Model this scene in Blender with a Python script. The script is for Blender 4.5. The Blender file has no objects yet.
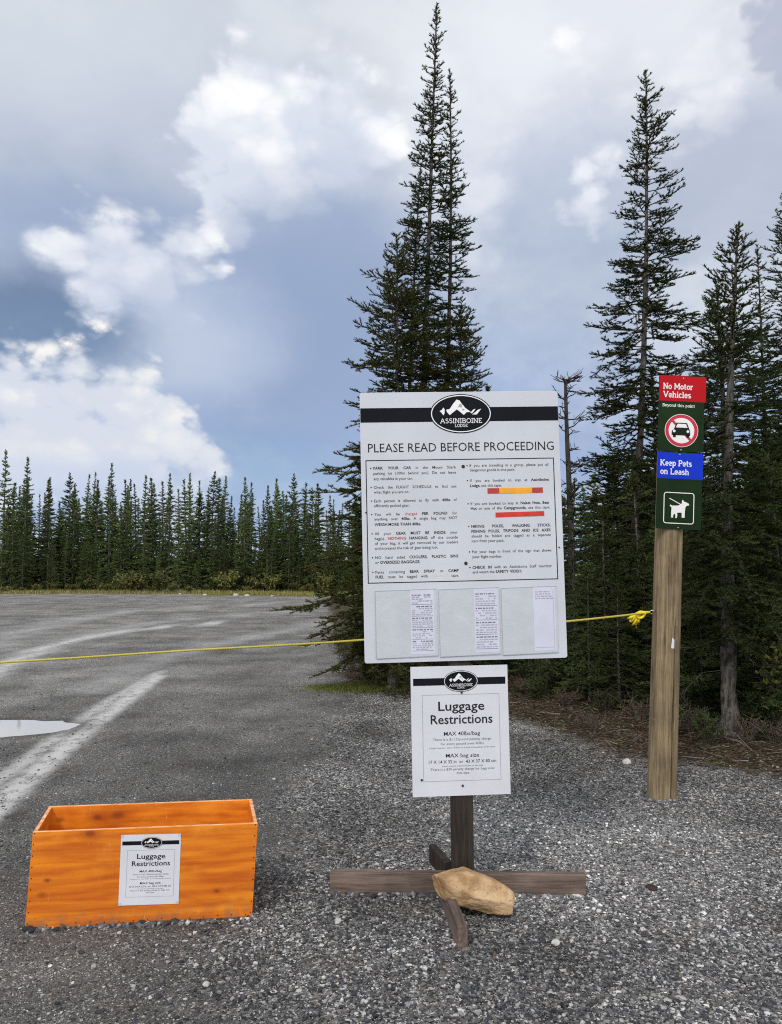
import bpy, bmesh, math, random
import numpy as np
from mathutils import Vector, Matrix

random.seed(7)
SC = bpy.context.scene
COL = SC.collection
PI = math.pi
F, EYE, HOR = 740.0, 1.6, 562.0           # focal length in pixels, eye height in metres, horizon row of the photograph
PITCH = math.atan((HOR - 512.0) / F)

# ------------------------------------------------------------------ camera
cam = bpy.data.cameras.new('camera')
cam.sensor_width = 36.0
cam.sensor_fit = 'AUTO'
cam.lens = 36.0 * F / 1024.0
cam.clip_start, cam.clip_end = 0.05, 2000
camo = bpy.data.objects.new('camera', cam)
COL.objects.link(camo)
camo.location = (0, 0, EYE)
camo.rotation_euler = (PI / 2 + PITCH, 0, 0)
SC.camera = camo
SC.view_settings.view_transform = 'Standard'
SC.view_settings.look = 'None'
SC.view_settings.gamma = 1
SC.view_settings.exposure = 0.12
SC.cycles.use_denoising = False
SC.cycles.filter_width = 1.1
SC.cycles.max_bounces = 6
SC.cycles.transparent_max_bounces = 8
SC.cycles.sample_clamp_indirect = 6

def ray(px, py):
    u, v = (px - 391.0) / F, (512.0 - py) / F
    c, s = math.cos(PITCH), math.sin(PITCH)
    return Vector((u, c - v * s, s + v * c))
def gnd(px, py, z=0.0):                   # measure: where that line of sight meets the ground
    d = ray(px, py); t = (z - EYE) / d.z
    return Vector((d.x * t, d.y * t, z))
def at(px, py, Y):
    d = ray(px, py); t = Y / d.y
    return Vector((d.x * t, Y, EYE + d.z * t))

# ------------------------------------------------------------------ objects
def tag(o, label=None, cat=None, group=None, kind=None):
    if label: o['label'] = label
    if cat: o['category'] = cat
    if group: o['group'] = group
    if kind: o['kind'] = kind
    return o
def empty(name, loc, label, cat, rot=(0, 0, 0), group=None):
    o = bpy.data.objects.new(name, None)
    o.empty_display_size = 0.2
    COL.objects.link(o)
    o.location = loc; o.rotation_euler = rot
    return tag(o, label, cat, group)
def link(name, me, mats, parent=None):
    o = bpy.data.objects.new(name, me)
    COL.objects.link(o)
    for m in (mats if isinstance(mats, (list, tuple)) else [mats]):
        me.materials.append(m)
    if parent: o.parent = parent
    return o
def np_mesh(name, V, T, smooth=False, mat_idx=None):
    """mesh from an (n,3) vertex array and an (m,k) index array"""
    V = np.ascontiguousarray(V, dtype=np.float32); T = np.ascontiguousarray(T, dtype=np.int32)
    k = T.shape[1]
    me = bpy.data.meshes.new(name)
    me.vertices.add(len(V)); me.vertices.foreach_set('co', V.ravel())
    me.loops.add(T.size); me.loops.foreach_set('vertex_index', T.ravel())
    me.polygons.add(len(T)); me.polygons.foreach_set('loop_start', np.arange(0, T.size, k, dtype=np.int32))
    if mat_idx is not None: me.polygons.foreach_set('material_index', np.asarray(mat_idx, dtype=np.int32))
    me.polygons.foreach_set('use_smooth', np.full(len(T), smooth))
    me.update(calc_edges=True)
    return me

class MB:
    """collects shapes for one mesh"""
    def __init__(s): s.v, s.f, s.m = [], [], []
    def add(s, vs, fs, mi=0):
        n = len(s.v); s.v += [tuple(q) for q in vs]; s.f += [[i + n for i in f] for f in fs]; s.m += [mi] * len(fs)
        return s
    def box(s, x0, x1, y0, y1, z0, z1, mi=0, M=None):
        vs = [Vector(p) for p in ((x0,y0,z0),(x1,y0,z0),(x1,y1,z0),(x0,y1,z0),(x0,y0,z1),(x1,y0,z1),(x1,y1,z1),(x0,y1,z1))]
        if M: vs = [M @ p for p in vs]
        return s.add(vs, [(0,3,2,1),(4,5,6,7),(0,1,5,4),(1,2,6,5),(2,3,7,6),(3,0,4,7)], mi)
    def face(s, pts, y, mi=0):            # flat ink facing -Y; pts = (x, z) counter-clockwise as seen
        return s.add([(p[0], y, p[1]) for p in pts], [list(range(len(pts)))], mi)
    def rect(s, x0, x1, z0, z1, y, mi=0): return s.face([(x0,z0),(x1,z0),(x1,z1),(x0,z1)], y, mi)
    def strip(s, pts, w, y, mi=0, closed=False):   # line of width w through 2D points
        n = len(pts); out = []
        for i in range(n):
            a = pts[(i - 1) % n] if (closed or i > 0) else pts[i]
            b = pts[(i + 1) % n] if (closed or i < n - 1) else pts[i]
            p = pts[i]
            d1 = Vector((p[0]-a[0], p[1]-a[1])); d2 = Vector((b[0]-p[0], b[1]-p[1]))
            if d1.length < 1e-9: d1 = d2
            if d2.length < 1e-9: d2 = d1
            d1.normalize(); d2.normalize()
            t = (d1 + d2)
            if t.length < 1e-6: t = d1
            t.normalize(); nn = Vector((-t.y, t.x)); k = 1 / max(0.4, nn.dot(Vector((-d1.y, d1.x))))
            out.append(((p[0]+nn.x*w/2*k, p[1]+nn.y*w/2*k), (p[0]-nn.x*w/2*k, p[1]-nn.y*w/2*k)))
        for i in range(n if closed else n - 1):
            a, b = out[i], out[(i+1) % n]
            s.face([a[1], b[1], b[0], a[0]], y, mi)
        return s
    def ring(s, cx, cz, rx, rz, w, y, mi=0, n=48):
        o = [(cx+rx*math.cos(2*PI*i/n), cz+rz*math.sin(2*PI*i/n)) for i in range(n)]
        q = [(cx+(rx-w)*math.cos(2*PI*i/n), cz+(rz-w)*math.sin(2*PI*i/n)) for i in range(n)]
        for i in range(n): s.face([o[i], o[(i+1)%n], q[(i+1)%n], q[i]], y, mi)
        return s
    def disc(s, cx, cz, rx, rz, y, mi=0, n=48):
        return s.face([(cx+rx*math.cos(2*PI*i/n), cz+rz*math.sin(2*PI*i/n)) for i in range(n)], y, mi)
    def tube(s, pts, rad, n=8, mi=0, cap=True):
        pts = [Vector(p) for p in pts]
        rad = rad if isinstance(rad, (list, tuple)) else [rad] * len(pts)
        ref = Vector((0.13, 0.31, 0.94)); vs = []
        for i, p in enumerate(pts):
            t = (pts[min(i+1, len(pts)-1)] - pts[max(i-1, 0)]).normalized()
            a = t.cross(ref)
            if a.length < 1e-3: a = t.cross(Vector((1, 0, 0)))
            a.normalize(); b = t.cross(a)
            for k in range(n):
                q = 2 * PI * k / n
                vs.append(p + (a * math.cos(q) + b * math.sin(q)) * rad[i])
        fs = [(i*n+k, i*n+(k+1)%n, (i+1)*n+(k+1)%n, (i+1)*n+k) for i in range(len(pts)-1) for k in range(n)]
        if cap: fs += [list(range(n))[::-1], [(len(pts)-1)*n+k for k in range(n)]]
        return s.add(vs, fs, mi)
    def build(s, name, mats, parent=None, smooth=False, bevel=0.0, seg=2):
        me = bpy.data.meshes.new(name)
        me.from_pydata(s.v, [], s.f)
        me.polygons.foreach_set('material_index', np.array(s.m, dtype=np.int32))
        if bevel:
            bm = bmesh.new(); bm.from_mesh(me)
            bmesh.ops.bevel(bm, geom=bm.edges[:], offset=bevel, segments=seg, profile=0.6, affect='EDGES')
            bm.to_mesh(me); bm.free()
        me.polygons.foreach_set('use_smooth', np.full(len(me.polygons), smooth))
        me.update()
        return link(name, me, mats, parent)

# ------------------------------------------------------------------ materials
class NT:
    def __init__(s, tree): s.t = tree; s.n = tree.nodes; s.l = tree.links
    def node(s, typ, **kw):
        nd = s.n.new(typ)
        for k, v in kw.items(): setattr(nd, k, v)
        return nd
    def put(s, inp, v):
        if hasattr(v, 'is_output'): s.l.new(v, inp)
        elif v is not None:
            if isinstance(v, (tuple, list)) and inp.type == 'RGBA' and len(v) == 3: v = (*v, 1)
            inp.default_value = v
    def m(s, op, a, b=None, c=None, clamp=False):
        nd = s.node('ShaderNodeMath', operation=op, use_clamp=clamp)
        s.put(nd.inputs[0], a); s.put(nd.inputs[1], b); s.put(nd.inputs[2], c)
        return nd.outputs[0]
    def v(s, op, a, b=None, scale=None):
        nd = s.node('ShaderNodeVectorMath', operation=op)
        s.put(nd.inputs[0], a); s.put(nd.inputs[1], b)
        if scale is not None: s.put(nd.inputs['Scale'], scale)
        return nd.outputs['Value'] if op in ('LENGTH', 'DISTANCE', 'DOT_PRODUCT') else nd.outputs[0]
    def step(s, x, lo, hi, a=0.0, b=1.0):      # smooth ramp
        nd = s.node('ShaderNodeMapRange', interpolation_type='SMOOTHSTEP')
        for i, q in enumerate((x, lo, hi, a, b)): s.put(nd.inputs[i], q)
        return nd.outputs[0]
    def lin(s, x, lo, hi, a=0.0, b=1.0):
        nd = s.node('ShaderNodeMapRange')
        for i, q in enumerate((x, lo, hi, a, b)): s.put(nd.inputs[i], q)
        return nd.outputs[0]
    def mix(s, f, a, b, blend='MIX'):
        nd = s.node('ShaderNodeMix', data_type='RGBA', blend_type=blend)
        s.put(nd.inputs[0], f); s.put(nd.inputs[6], a); s.put(nd.inputs[7], b)
        return nd.outputs[2]
    def noise(s, vec, scale, detail=4, rough=0.55, dist=0.0):
        nd = s.node('ShaderNodeTexNoise')
        s.put(nd.inputs['Vector'], vec); s.put(nd.inputs['Scale'], scale); s.put(nd.inputs['Detail'], detail)
        s.put(nd.inputs['Roughness'], rough); s.put(nd.inputs['Distortion'], dist)
        return nd
    def vor(s, vec, scale, feature='F1', rand=1.0):
        nd = s.node('ShaderNodeTexVoronoi', feature=feature)
        s.put(nd.inputs['Vector'], vec); s.put(nd.inputs['Scale'], scale); s.put(nd.inputs['Randomness'], rand)
        return nd
    def ramp(s, f, stops, interp='LINEAR'):
        nd = s.node('ShaderNodeValToRGB'); cr = nd.color_ramp; cr.interpolation = interp
        while len(cr.elements) < len(stops): cr.elements.new(0.5)
        for e, (p, c) in zip(cr.elements, stops): e.position = p; e.color = (*c, 1)
        s.put(nd.inputs[0], f)
        return nd.outputs[0]
    def attr(s, name): return s.node('ShaderNodeAttribute', attribute_name=name).outputs['Fac']
    def obj(s): return s.node('ShaderNodeTexCoord').outputs['Object']
    def pos(s): return s.node('ShaderNodeNewGeometry').outputs['Position']
    def scale(s, vec, sc):
        nd = s.node('ShaderNodeMapping'); s.put(nd.inputs['Vector'], vec); nd.inputs['Scale'].default_value = sc
        return nd.outputs[0]
def mat(name, fn=None, color=None, rough=0.7, spec=0.3, **kw):
    m = bpy.data.materials.new(name); m.use_nodes = True
    t = NT(m.node_tree); b = t.n['Principled BSDF']
    b.inputs['Roughness'].default_value = rough
    b.inputs['Specular IOR Level'].default_value = spec
    if color: b.inputs['Base Color'].default_value = (*color, 1)
    for k, v in kw.items(): b.inputs[k.replace('_', ' ')].default_value = v
    if fn:
        r = fn(t, b)
        if isinstance(r, dict):
            for k, v in r.items():
                if k == 'bump':
                    h, st, di = v
                    nd = t.node('ShaderNodeBump'); nd.inputs['Strength'].default_value = st; nd.inputs['Distance'].default_value = di
                    t.put(nd.inputs['Height'], h); t.l.new(nd.outputs[0], b.inputs['Normal'])
                else: t.put(b.inputs[k], v)
    return m
def srgb(r, g, b):
    f = lambda c: (c/255/12.92) if c/255 <= 0.04045 else ((c/255+0.055)/1.055)**2.4
    return (f(r), f(g), f(b))

def plain(name, c, rough=0.6, var=0.12, sc=6.0, spec=0.3, bump=0.0):
    def fn(t, b):
        n = t.noise(t.obj(), sc, 5)
        f = t.lin(n.outputs['Fac'], 0.3, 0.7, 1 - var, 1 + var)
        r = {'Base Color': t.mix(1.0, c, t.v('SCALE', (1, 1, 1), scale=f), 'MULTIPLY')}
        if bump: r['bump'] = (n.outputs['Fac'], bump, 0.01)
        return r
    return mat(name, fn, rough=rough, spec=spec)

def wood(name, dark, light, axis=2, freq=22.0, rough=0.8, crack=0.5, stretch=0.06):
    def fn(t, b):
        sc = [1.0, 1.0, 1.0]; sc[axis] = stretch
        p = t.scale(t.obj(), sc)
        n1 = t.noise(p, freq, 6, 0.65, 0.6); n2 = t.noise(p, freq * 5, 3, 0.6); n3 = t.noise(t.obj(), 5, 4)
        g = t.m('ADD', t.m('MULTIPLY', n1.outputs['Fac'], 0.65), t.m('MULTIPLY', n2.outputs['Fac'], 0.35))
        c = t.mix(t.step(g, 0.33, 0.66), dark, light)
        c = t.mix(1.0, c, t.v('SCALE', (1, 1, 1), scale=t.lin(n3.outputs['Fac'], 0.3, 0.7, 0.72, 1.2)), 'MULTIPLY')
        ck = t.step(n1.outputs['Fac'], 0.335, 0.385, 1, 0)
        c = t.mix(t.m('MULTIPLY', t.step(t.noise(t.obj(), 11, 5, 0.7).outputs['Fac'], 0.55, 0.70), 0.35), c, tuple(0.5 * (q + 0.6 * max(light)) for q in light))
        c = t.mix(t.m('MULTIPLY', ck, crack), c, tuple(q * 0.25 for q in dark))
        return {'Base Color': c, 'bump': (g, 0.5, 0.006)}
    return mat(name, fn, rough=rough, spec=0.2)
# ------------------------------------------------------------------ sky
SUN_EL, SUN_AZ = math.radians(48), math.radians(205)    # azimuth from +Y clockwise: behind the camera, a little to its left
def pxdir(px, py):                        # sky direction (azimuth, elevation) of a feature
    d = ray(px, py).normalized()
    return math.atan2(d.x, d.y), math.asin(d.z)
def make_world():
    w = bpy.data.worlds.new('World'); SC.world = w; w.use_nodes = True
    t = NT(w.node_tree); t.n.clear()
    D = t.node('ShaderNodeTexCoord').outputs['Generated']
    xyz = t.node('ShaderNodeSeparateXYZ'); t.l.new(D, xyz.inputs[0])
    x, y, z = xyz.outputs
    az = t.m('ARCTAN2', x, y); el = t.m('ARCSINE', z)
    zz = t.v('ADD', t.v('MULTIPLY', D, (1, 1, 1.5)), (3.1, 1.7, 0.4))
    wn = t.noise(zz, 5.5, 7, 0.55); wc = t.node('ShaderNodeSeparateXYZ'); t.l.new(wn.outputs['Color'], wc.inputs[0])
    fn_ = t.noise(zz, 17, 6, 0.6); fc = t.node('ShaderNodeSeparateXYZ'); t.l.new(fn_.outputs['Color'], fc.inputs[0])
    big = t.noise(zz, 2.6, 5, 0.55).outputs['Fac']
    mid = t.noise(zz, 8, 6, 0.6).outputs['Fac']
    def off(c, base, k1, f, k2):
        return t.m('ADD', base, t.m('ADD', t.m('MULTIPLY', t.m('SUBTRACT', c, 0.5), k1), t.m('MULTIPLY', t.m('SUBTRACT', f, 0.5), k2)))
    U = off(wc.outputs[0], az, 0.09, fc.outputs[0], 0.04)
    V = off(wc.outputs[1], el, 0.09, fc.outputs[1], 0.04)
    def blob(px, py, rx, ry, soft=1.0, warp=True):    # soft ellipse, 1 inside
        a, e = pxdir(px, py)
        u = t.m('DIVIDE', t.m('SUBTRACT', U if warp else az, a), rx / F); v = t.m('DIVIDE', t.m('SUBTRACT', V if warp else el, e), ry / F)
        d = t.m('SQRT', t.m('ADD', t.m('MULTIPLY', u, u), t.m('MULTIPLY', v, v)))
        return t.step(d, 1 - soft * 0.5, 1 + soft * 0.5, 1, 0)
    def sdf(circles):                     # union of circles, in radians, negative inside
        out = None
        for px, py, r in circles:
            a, e = pxdir(px, py)
            du = t.m('SUBTRACT', U, a); dv = t.m('SUBTRACT', V, e)
            d = t.m('SUBTRACT', t.m('SQRT', t.m('ADD', t.m('MULTIPLY', du, du), t.m('MULTIPLY', dv, dv))), r / F)
            out = d if out is None else t.m('SMOOTH_MIN', out, d, 0.02)
        return out
    sky = t.node('ShaderNodeTexSky', sky_type='NISHITA')
    sky.sun_disc = False; sky.sun_elevation = SUN_EL; sky.sun_rotation = SUN_AZ
    sky.altitude = 1800; sky.air_density = 1.0; sky.dust_density = 0.6; sky.ozone_density = 1.5
    # stratus veil: pale grey-lavender above, bluer low down
    hi, lo, dk = srgb(198, 205, 215), srgb(154, 177, 213), srgb(164, 177, 197)
    veil = t.mix(t.step(el, math.radians(8), math.radians(26)), lo, hi)
    veil = t.mix(t.m('MULTIPLY', t.step(big, 0.42, 0.62), 0.8), veil, dk)
    veil = t.mix(t.m('MULTIPLY', t.step(mid, 0.40, 0.66), 0.65), veil, srgb(218, 223, 230))
    wh, cr = srgb(246, 246, 248), srgb(249, 246, 239)
    def over(c, col, m, k=1.0): return t.mix(t.m('MULTIPLY', m, k) if k != 1.0 else m, c, col)
    # puffs: rounded swellings along the edges of the cumulus, creases between them
    pz_ = t.v('ADD', zz, t.v('SCALE', fn_.outputs['Color'], scale=0.05))
    p1 = t.vor(pz_, 13, 'F1').outputs['Distance']; p2 = t.vor(pz_, 29, 'F1').outputs['Distance']; p3 = t.vor(pz_, 60, 'F1').outputs['Distance']
    puff = t.m('ADD', t.m('MULTIPLY', t.m('SUBTRACT', p1, 0.40), 0.060), t.m('ADD', t.m('MULTIPLY', t.m('SUBTRACT', p2, 0.40), 0.034), t.m('ADD', t.m('MULTIPLY', t.m('SUBTRACT', p3, 0.4), 0.014), -0.017)))
    crease = t.m('ADD', t.m('MULTIPLY', p1, 0.5), t.m('ADD', t.m('MULTIPLY', p2, 0.32), t.m('MULTIPLY', mid, 0.5)))
    light = t.step(crease, 0.36, 0.80, 1.0, 0.0)
    def mass(circles, edge): return t.step(t.m('ADD', sdf(circles), puff), edge * 0.4, -edge)
    def inv(m): return t.m('SUBTRACT', 1, m)
    c = veil
    c = over(c, srgb(178, 187, 206), blob(120, 140, 150, 80, 1.6), 0.8)
    c = over(c, srgb(146, 163, 194), blob(80, 225, 150, 50, 1.5), 0.8)
    c = over(c, srgb(182, 193, 213), blob(545, 210, 90, 140, 1.5), 0.75)
    c = over(c, srgb(232, 234, 240), blob(560, 40, 190, 60, 1.6), 0.7)
    c = over(c, srgb(230, 233, 240), mass([(440, 120, 50), (470, 190, 40), (430, 220, 46), (490, 130, 34), (520, 60, 50), (455, 270, 30)], 0.07), 0.75)
    c = over(c, srgb(148, 171, 212), blob(420, 430, 200, 90, 1.6), 0.7)
    # right hand side: torn bright edges round grey cells
    m = mass([(700, 95, 32), (724, 84, 24), (672, 84, 26), (645, 62, 30), (690, 60, 36), (714, 108, 18), (600, 40, 34), (640, 20, 40)], 0.03)
    c = over(c, t.mix(light, srgb(222, 225, 234), wh), m, 0.95)
    c = over(c, srgb(178, 187, 206), blob(750, 175, 85, 60, 1.0), 0.8)
    c = over(c, srgb(174, 181, 200), mass([(775, 52, 28), (748, 40, 16), (760, 62, 20), (800, 40, 40)], 0.02), 0.8)
    m = mass([(602, 188, 20), (588, 206, 18), (615, 168, 14), (570, 202, 12), (596, 225, 14)], 0.03)
    c = over(c, srgb(240, 242, 247), m, 0.9)
    c = over(c, srgb(150, 166, 196), t.m('MULTIPLY', blob(440, 300, 190, 120, 1.5), t.step(wn.outputs['Fac'], 0.40, 0.60)), 0.45)
    c = over(c, srgb(212, 220, 228), blob(60, 40, 140, 60, 1.6), 0.5)
    # tower of cloud
    m1 = mass([(252, 98, 36), (232, 120, 34), (212, 150, 32), (275, 118, 42), (310, 122, 38), (342, 110, 32), (355, 104, 26), (368, 134, 32), (335, 150, 40), (218, 186, 32), (225, 214, 26), (255, 165, 50), (290, 160, 40)], 0.022)
    c = over(c, t.mix(light, srgb(212, 219, 231), wh), m1)
    c = over(c, srgb(152, 168, 197), blob(330, 280, 110, 88, 1.1), 0.95)
    c = over(c, srgb(196, 205, 222), blob(345, 165, 45, 26, 1.2), 0.45)
    c = over(c, srgb(143, 162, 195), blob(270, 340, 140, 80, 1.5), 0.85)
    # middle cloud, dimmer
    m2 = mass([(70, 254, 25), (95, 252, 30), (122, 270, 40), (150, 260, 32), (172, 250, 29), (190, 240, 20), (165, 285, 38), (100, 284, 30)], 0.032)
    c2 = t.mix(light, srgb(205, 212, 226), srgb(240, 241, 244))
    c = over(c, c2, m2)
    c = over(c, srgb(188, 199, 219), blob(170, 335, 100, 50, 1.3), 0.85)
    # low cloud, sunlit cream
    m4 = mass([(4, 384, 36), (40, 394, 38), (75, 394, 36), (110, 400, 40), (140, 416, 38), (172, 440, 34), (-40, 392, 50), (200, 458, 24), (40, 440, 60), (105, 450, 54)], 0.022)
    c4 = t.mix(t.m('MULTIPLY', light, t.step(V, pxdir(391, 470)[1], pxdir(391, 400)[1], 0.35, 1.0)), srgb(208, 214, 226), cr)
    c = over(c, c4, m4)
    c = over(c, srgb(186, 200, 226), blob(60, 480, 110, 24, 1.2), 0.6)
    # clear gaps where the blue sky shows
    gap = t.m('MAXIMUM', t.m('MULTIPLY', blob(25, 325, 95, 52, 1.1), 0.85), t.m('MULTIPLY', blob(270, 462, 100, 30, 1.4), 0.45))
    gap = t.m('MULTIPLY', gap, t.m('MULTIPLY', inv(m2), inv(m4)))
    # away from the view the overcast is brighter towards the sun behind the camera
    back = t.step(y, 0.35, -0.6)
    c = t.mix(back, c, t.mix(t.step(big, 0.4, 0.6), srgb(236, 238, 246), srgb(252, 251, 250)))
    bs = t.node('ShaderNodeBackground'); t.l.new(sky.outputs[0], bs.inputs[0]); bs.inputs[1].default_value = 0.085
    bc = t.node('ShaderNodeBackground'); t.l.new(c, bc.inputs[0]); t.put(bc.inputs[1], t.lin(back, 0, 1, 1.0, 1.45))
    mx = t.node('ShaderNodeMixShader'); t.l.new(gap, mx.inputs[0]); t.l.new(bc.outputs[0], mx.inputs[1]); t.l.new(bs.outputs[0], mx.inputs[2])
    out = t.node('ShaderNodeOutputWorld'); t.l.new(mx.outputs[0], out.inputs[0])
    w.cycles.sampling_method = 'MANUAL'; w.cycles.sample_map_resolution = 512
make_world()
sl = bpy.data.lights.new('sun', 'SUN'); sl.energy = 1.45; sl.angle = math.radians(11); sl.color = (1.0, 0.96, 0.90)
so = bpy.data.objects.new('sun', sl); COL.objects.link(so)
sd = Vector((math.sin(SUN_AZ) * math.cos(SUN_EL), math.cos(SUN_AZ) * math.cos(SUN_EL), math.sin(SUN_EL)))
so.rotation_euler = (-sd).to_track_quat('-Z', 'Y').to_euler(); so.location = sd * 30

# ------------------------------------------------------------------ ground
def axis(lo, hi, near0, near1, st, grow=1.13):
    a = list(np.arange(near0, near1 + 1e-6, st)); s = st; x = near1
    while x < hi: s *= grow; x += s; a.append(x)
    s = st; x = near0
    while x > lo: s *= grow; x -= s; a.insert(0, x)
    return np.array(a)
XS, YS = axis(-900, 900, -4.5, 4.5, 0.05), axis(-60, 1400, 1.2, 9.5, 0.05)
GX, GY = np.meshgrid(XS, YS)
def hashn(ix, iy, s):
    h = np.sin(ix * 127.1 + iy * 311.7 + s * 74.7) * 43758.5453
    return h - np.floor(h)
def vnoise(x, y, s=0.0):
    ix, iy = np.floor(x), np.floor(y); fx, fy = x - ix, y - iy
    fx, fy = fx*fx*(3-2*fx), fy*fy*(3-2*fy)
    a, b, c, d = hashn(ix, iy, s), hashn(ix+1, iy, s), hashn(ix, iy+1, s), hashn(ix+1, iy+1, s)
    return (a*(1-fx)+b*fx)*(1-fy) + (c*(1-fx)+d*fx)*fy
def fbm(x, y, s=0.0, o=4):
    r = 0; k = 0.5
    for i in range(o): r = r + k * vnoise(x, y, s + i); x = x*2.03; y = y*2.03; k *= 0.5
    return r
def seg_dist(px, py, pts):
    d = np.full(px.shape, 1e9)
    for (ax, ay), (bx, by) in zip(pts[:-1], pts[1:]):
        vx, vy = bx-ax, by-ay; L = vx*vx+vy*vy + 1e-12
        q = np.clip(((px-ax)*vx+(py-ay)*vy)/L, 0, 1)
        d = np.minimum(d, np.hypot(px-ax-q*vx, py-ay-q*vy))
    return d
def poly_sd(px, py, poly):                # signed distance, positive inside
    ins = np.zeros(px.shape, bool); n = len(poly)
    for i in range(n):
        (ax, ay), (bx, by) = poly[i], poly[(i+1) % n]
        if ay == by: continue
        c = ((ay > py) != (by > py)) & (px < (bx-ax)*(py-ay)/(by-ay)+ax)
        ins ^= c
    d = seg_dist(px, py, list(poly) + [poly[0]])
    return np.where(ins, d, -d)
def g2(px, py): q = gnd(px, py); return (q.x, q.y)
# the forest's edge on the ground, then round behind it
FOREST = [g2(322, 600), g2(328, 625), g2(335, 655), g2(342, 688), g2(398, 694), g2(470, 704), g2(540, 726), g2(600, 752), g2(660, 768), g2(720, 772), g2(790, 776), (9, 5.2), (60, 6), (60, 120), (-1.0, 120)]
FARLINE = [(-300, 37.0), g2(0, 594), g2(90, 593.5), g2(200, 594), g2(325, 597), g2(420, 597), (60, 34)]
TRACK_A = [g2(-90, 720), g2(-40, 692), g2(0, 668), g2(40, 650), g2(80, 639), g2(120, 632), g2(170, 626.5), g2(230, 622)]
TRACK_B = [g2(-60, 850), g2(-20, 822), g2(20, 786), g2(60, 752), g2(110, 712), g2(158, 676)]
TRACK_C = [g2(-60, 815), g2(0, 780), g2(60, 735), g2(110, 700), g2(160, 672)]
PUD = g2(-35, 728)
def puddle_r(x, y):
    u, v = (x - PUD[0]) / 1.06, (y - PUD[1]) / 0.40
    return np.hypot(u, v) + 0.7 * (fbm(x * 1.4 + 3, y * 2.6, 5.0) - 0.47) + 0.25 * (fbm(x * 5, y * 9, 7.0) - 0.47)
def forest_sd(x, y): return poly_sd(x, y, FOREST) + 0.5 * (fbm(x * 1.3, y * 1.3, 2.0) - 0.47)
def height(x, y, fs=None):
    fs = forest_sd(x, y) if fs is None else fs
    h = 0.02 * (fbm(x * 0.7, y * 0.7, 1.0) - 0.47) * np.clip((np.hypot(x - 0.3, y - 3.6) - 2.2) / 2, 0.25, 1)
    h = h + np.clip(fs, 0, 1.5) * 0.05 + np.clip(fs, 0, 1) * 0.06 * (fbm(x * 3, y * 3, 9.0) - 0.47)
    h = h - 0.035 * np.clip(1.25 - puddle_r(x, y), 0, 0.6)
    return h
FS = forest_sd(GX, GY)
GZ = height(GX, GY, FS)
nx, ny = len(XS), len(YS)
idx = np.arange(nx * ny).reshape(ny, nx)
quads = np.stack([idx[:-1, :-1], idx[:-1, 1:], idx[1:, 1:], idx[1:, :-1]], -1).reshape(-1, 4)
gme = np_mesh('ground', np.stack([GX, GY, GZ], -1).reshape(-1, 3), quads, smooth=True)
def gattr(name, a):
    at_ = gme.attributes.new(name, 'FLOAT', 'POINT'); at_.data.foreach_set('value', np.ascontiguousarray(a, dtype=np.float32).ravel())
gattr('forest', np.clip(FS / 0.7 + 0.35, 0, 1))
far_y = np.interp(GX, [p[0] for p in FARLINE], [p[1] for p in FARLINE])
gattr('verge', np.clip((GY - far_y + 0.6 + 2.0 * (fbm(GX * 0.3, GY * 0.3, 4.0) - 0.47)) / 0.8, 0, 1))
trk = np.maximum(np.clip(1.7 - seg_dist(GX, GY, TRACK_A) / 0.15, 0, 1), np.clip(1.6 - seg_dist(GX, GY, TRACK_B) / 0.095, 0, 1))
trk = np.maximum(trk, 0.8 * np.clip(1.5 - seg_dist(GX, GY, TRACK_C) / 0.08, 0, 1))
TRACK_D = [g2(-80, 668), g2(0, 640), g2(60, 622), g2(130, 611), g2(260, 604)]
TRACK_E = [g2(90, 690), g2(150, 662), g2(210, 645), g2(280, 632), g2(330, 622)]
TRACK_F = [g2(-60, 690), g2(30, 655), g2(90, 634), g2(160, 621), g2(300, 611)]
for T_, k_, w_ in ((TRACK_D, .40, .5), (TRACK_E, .32, .35), (TRACK_F, .35, .4)): trk = np.maximum(trk, k_ * np.clip(1.3 - seg_dist(GX, GY, T_) / w_, 0, 1))
wear = np.clip((GY - 0.8) / 1.0, 0, 1) * np.clip((34 - GY) / 8, 0.0, 1)
gattr('track', trk * wear)
gattr('wet', np.clip(1.75 - puddle_r(GX, GY), 0, 1))
# loose stone lies away from where cars drive: round the sign stand and along the trees
LOOSE = [g2(345, 690), g2(310, 760), g2(300, 850), g2(240, 960), g2(330, 1080), g2(900, 1080), (9, 5.4), g2(790, 776), g2(660, 768), g2(540, 726), g2(420, 696)]
loose = np.clip(0.55 + poly_sd(GX, GY, LOOSE) / 0.7 + 0.9 * (fbm(GX * 1.1, GY * 1.1, 6.0) - 0.47), 0, 1)
gattr('loose', loose)
grassy = np.clip(1.2 - np.hypot((GX - gnd(372, 688).x) / 0.55, (GY - gnd(372, 688).y) / 0.22), 0, 1)
gattr('moss', grassy)
pc_ = gnd(575, 840)
gattr('pale', np.clip(1.25 - np.hypot((GX - pc_.x) / 1.0, (GY - pc_.y) / 1.1), 0, 1))

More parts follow.
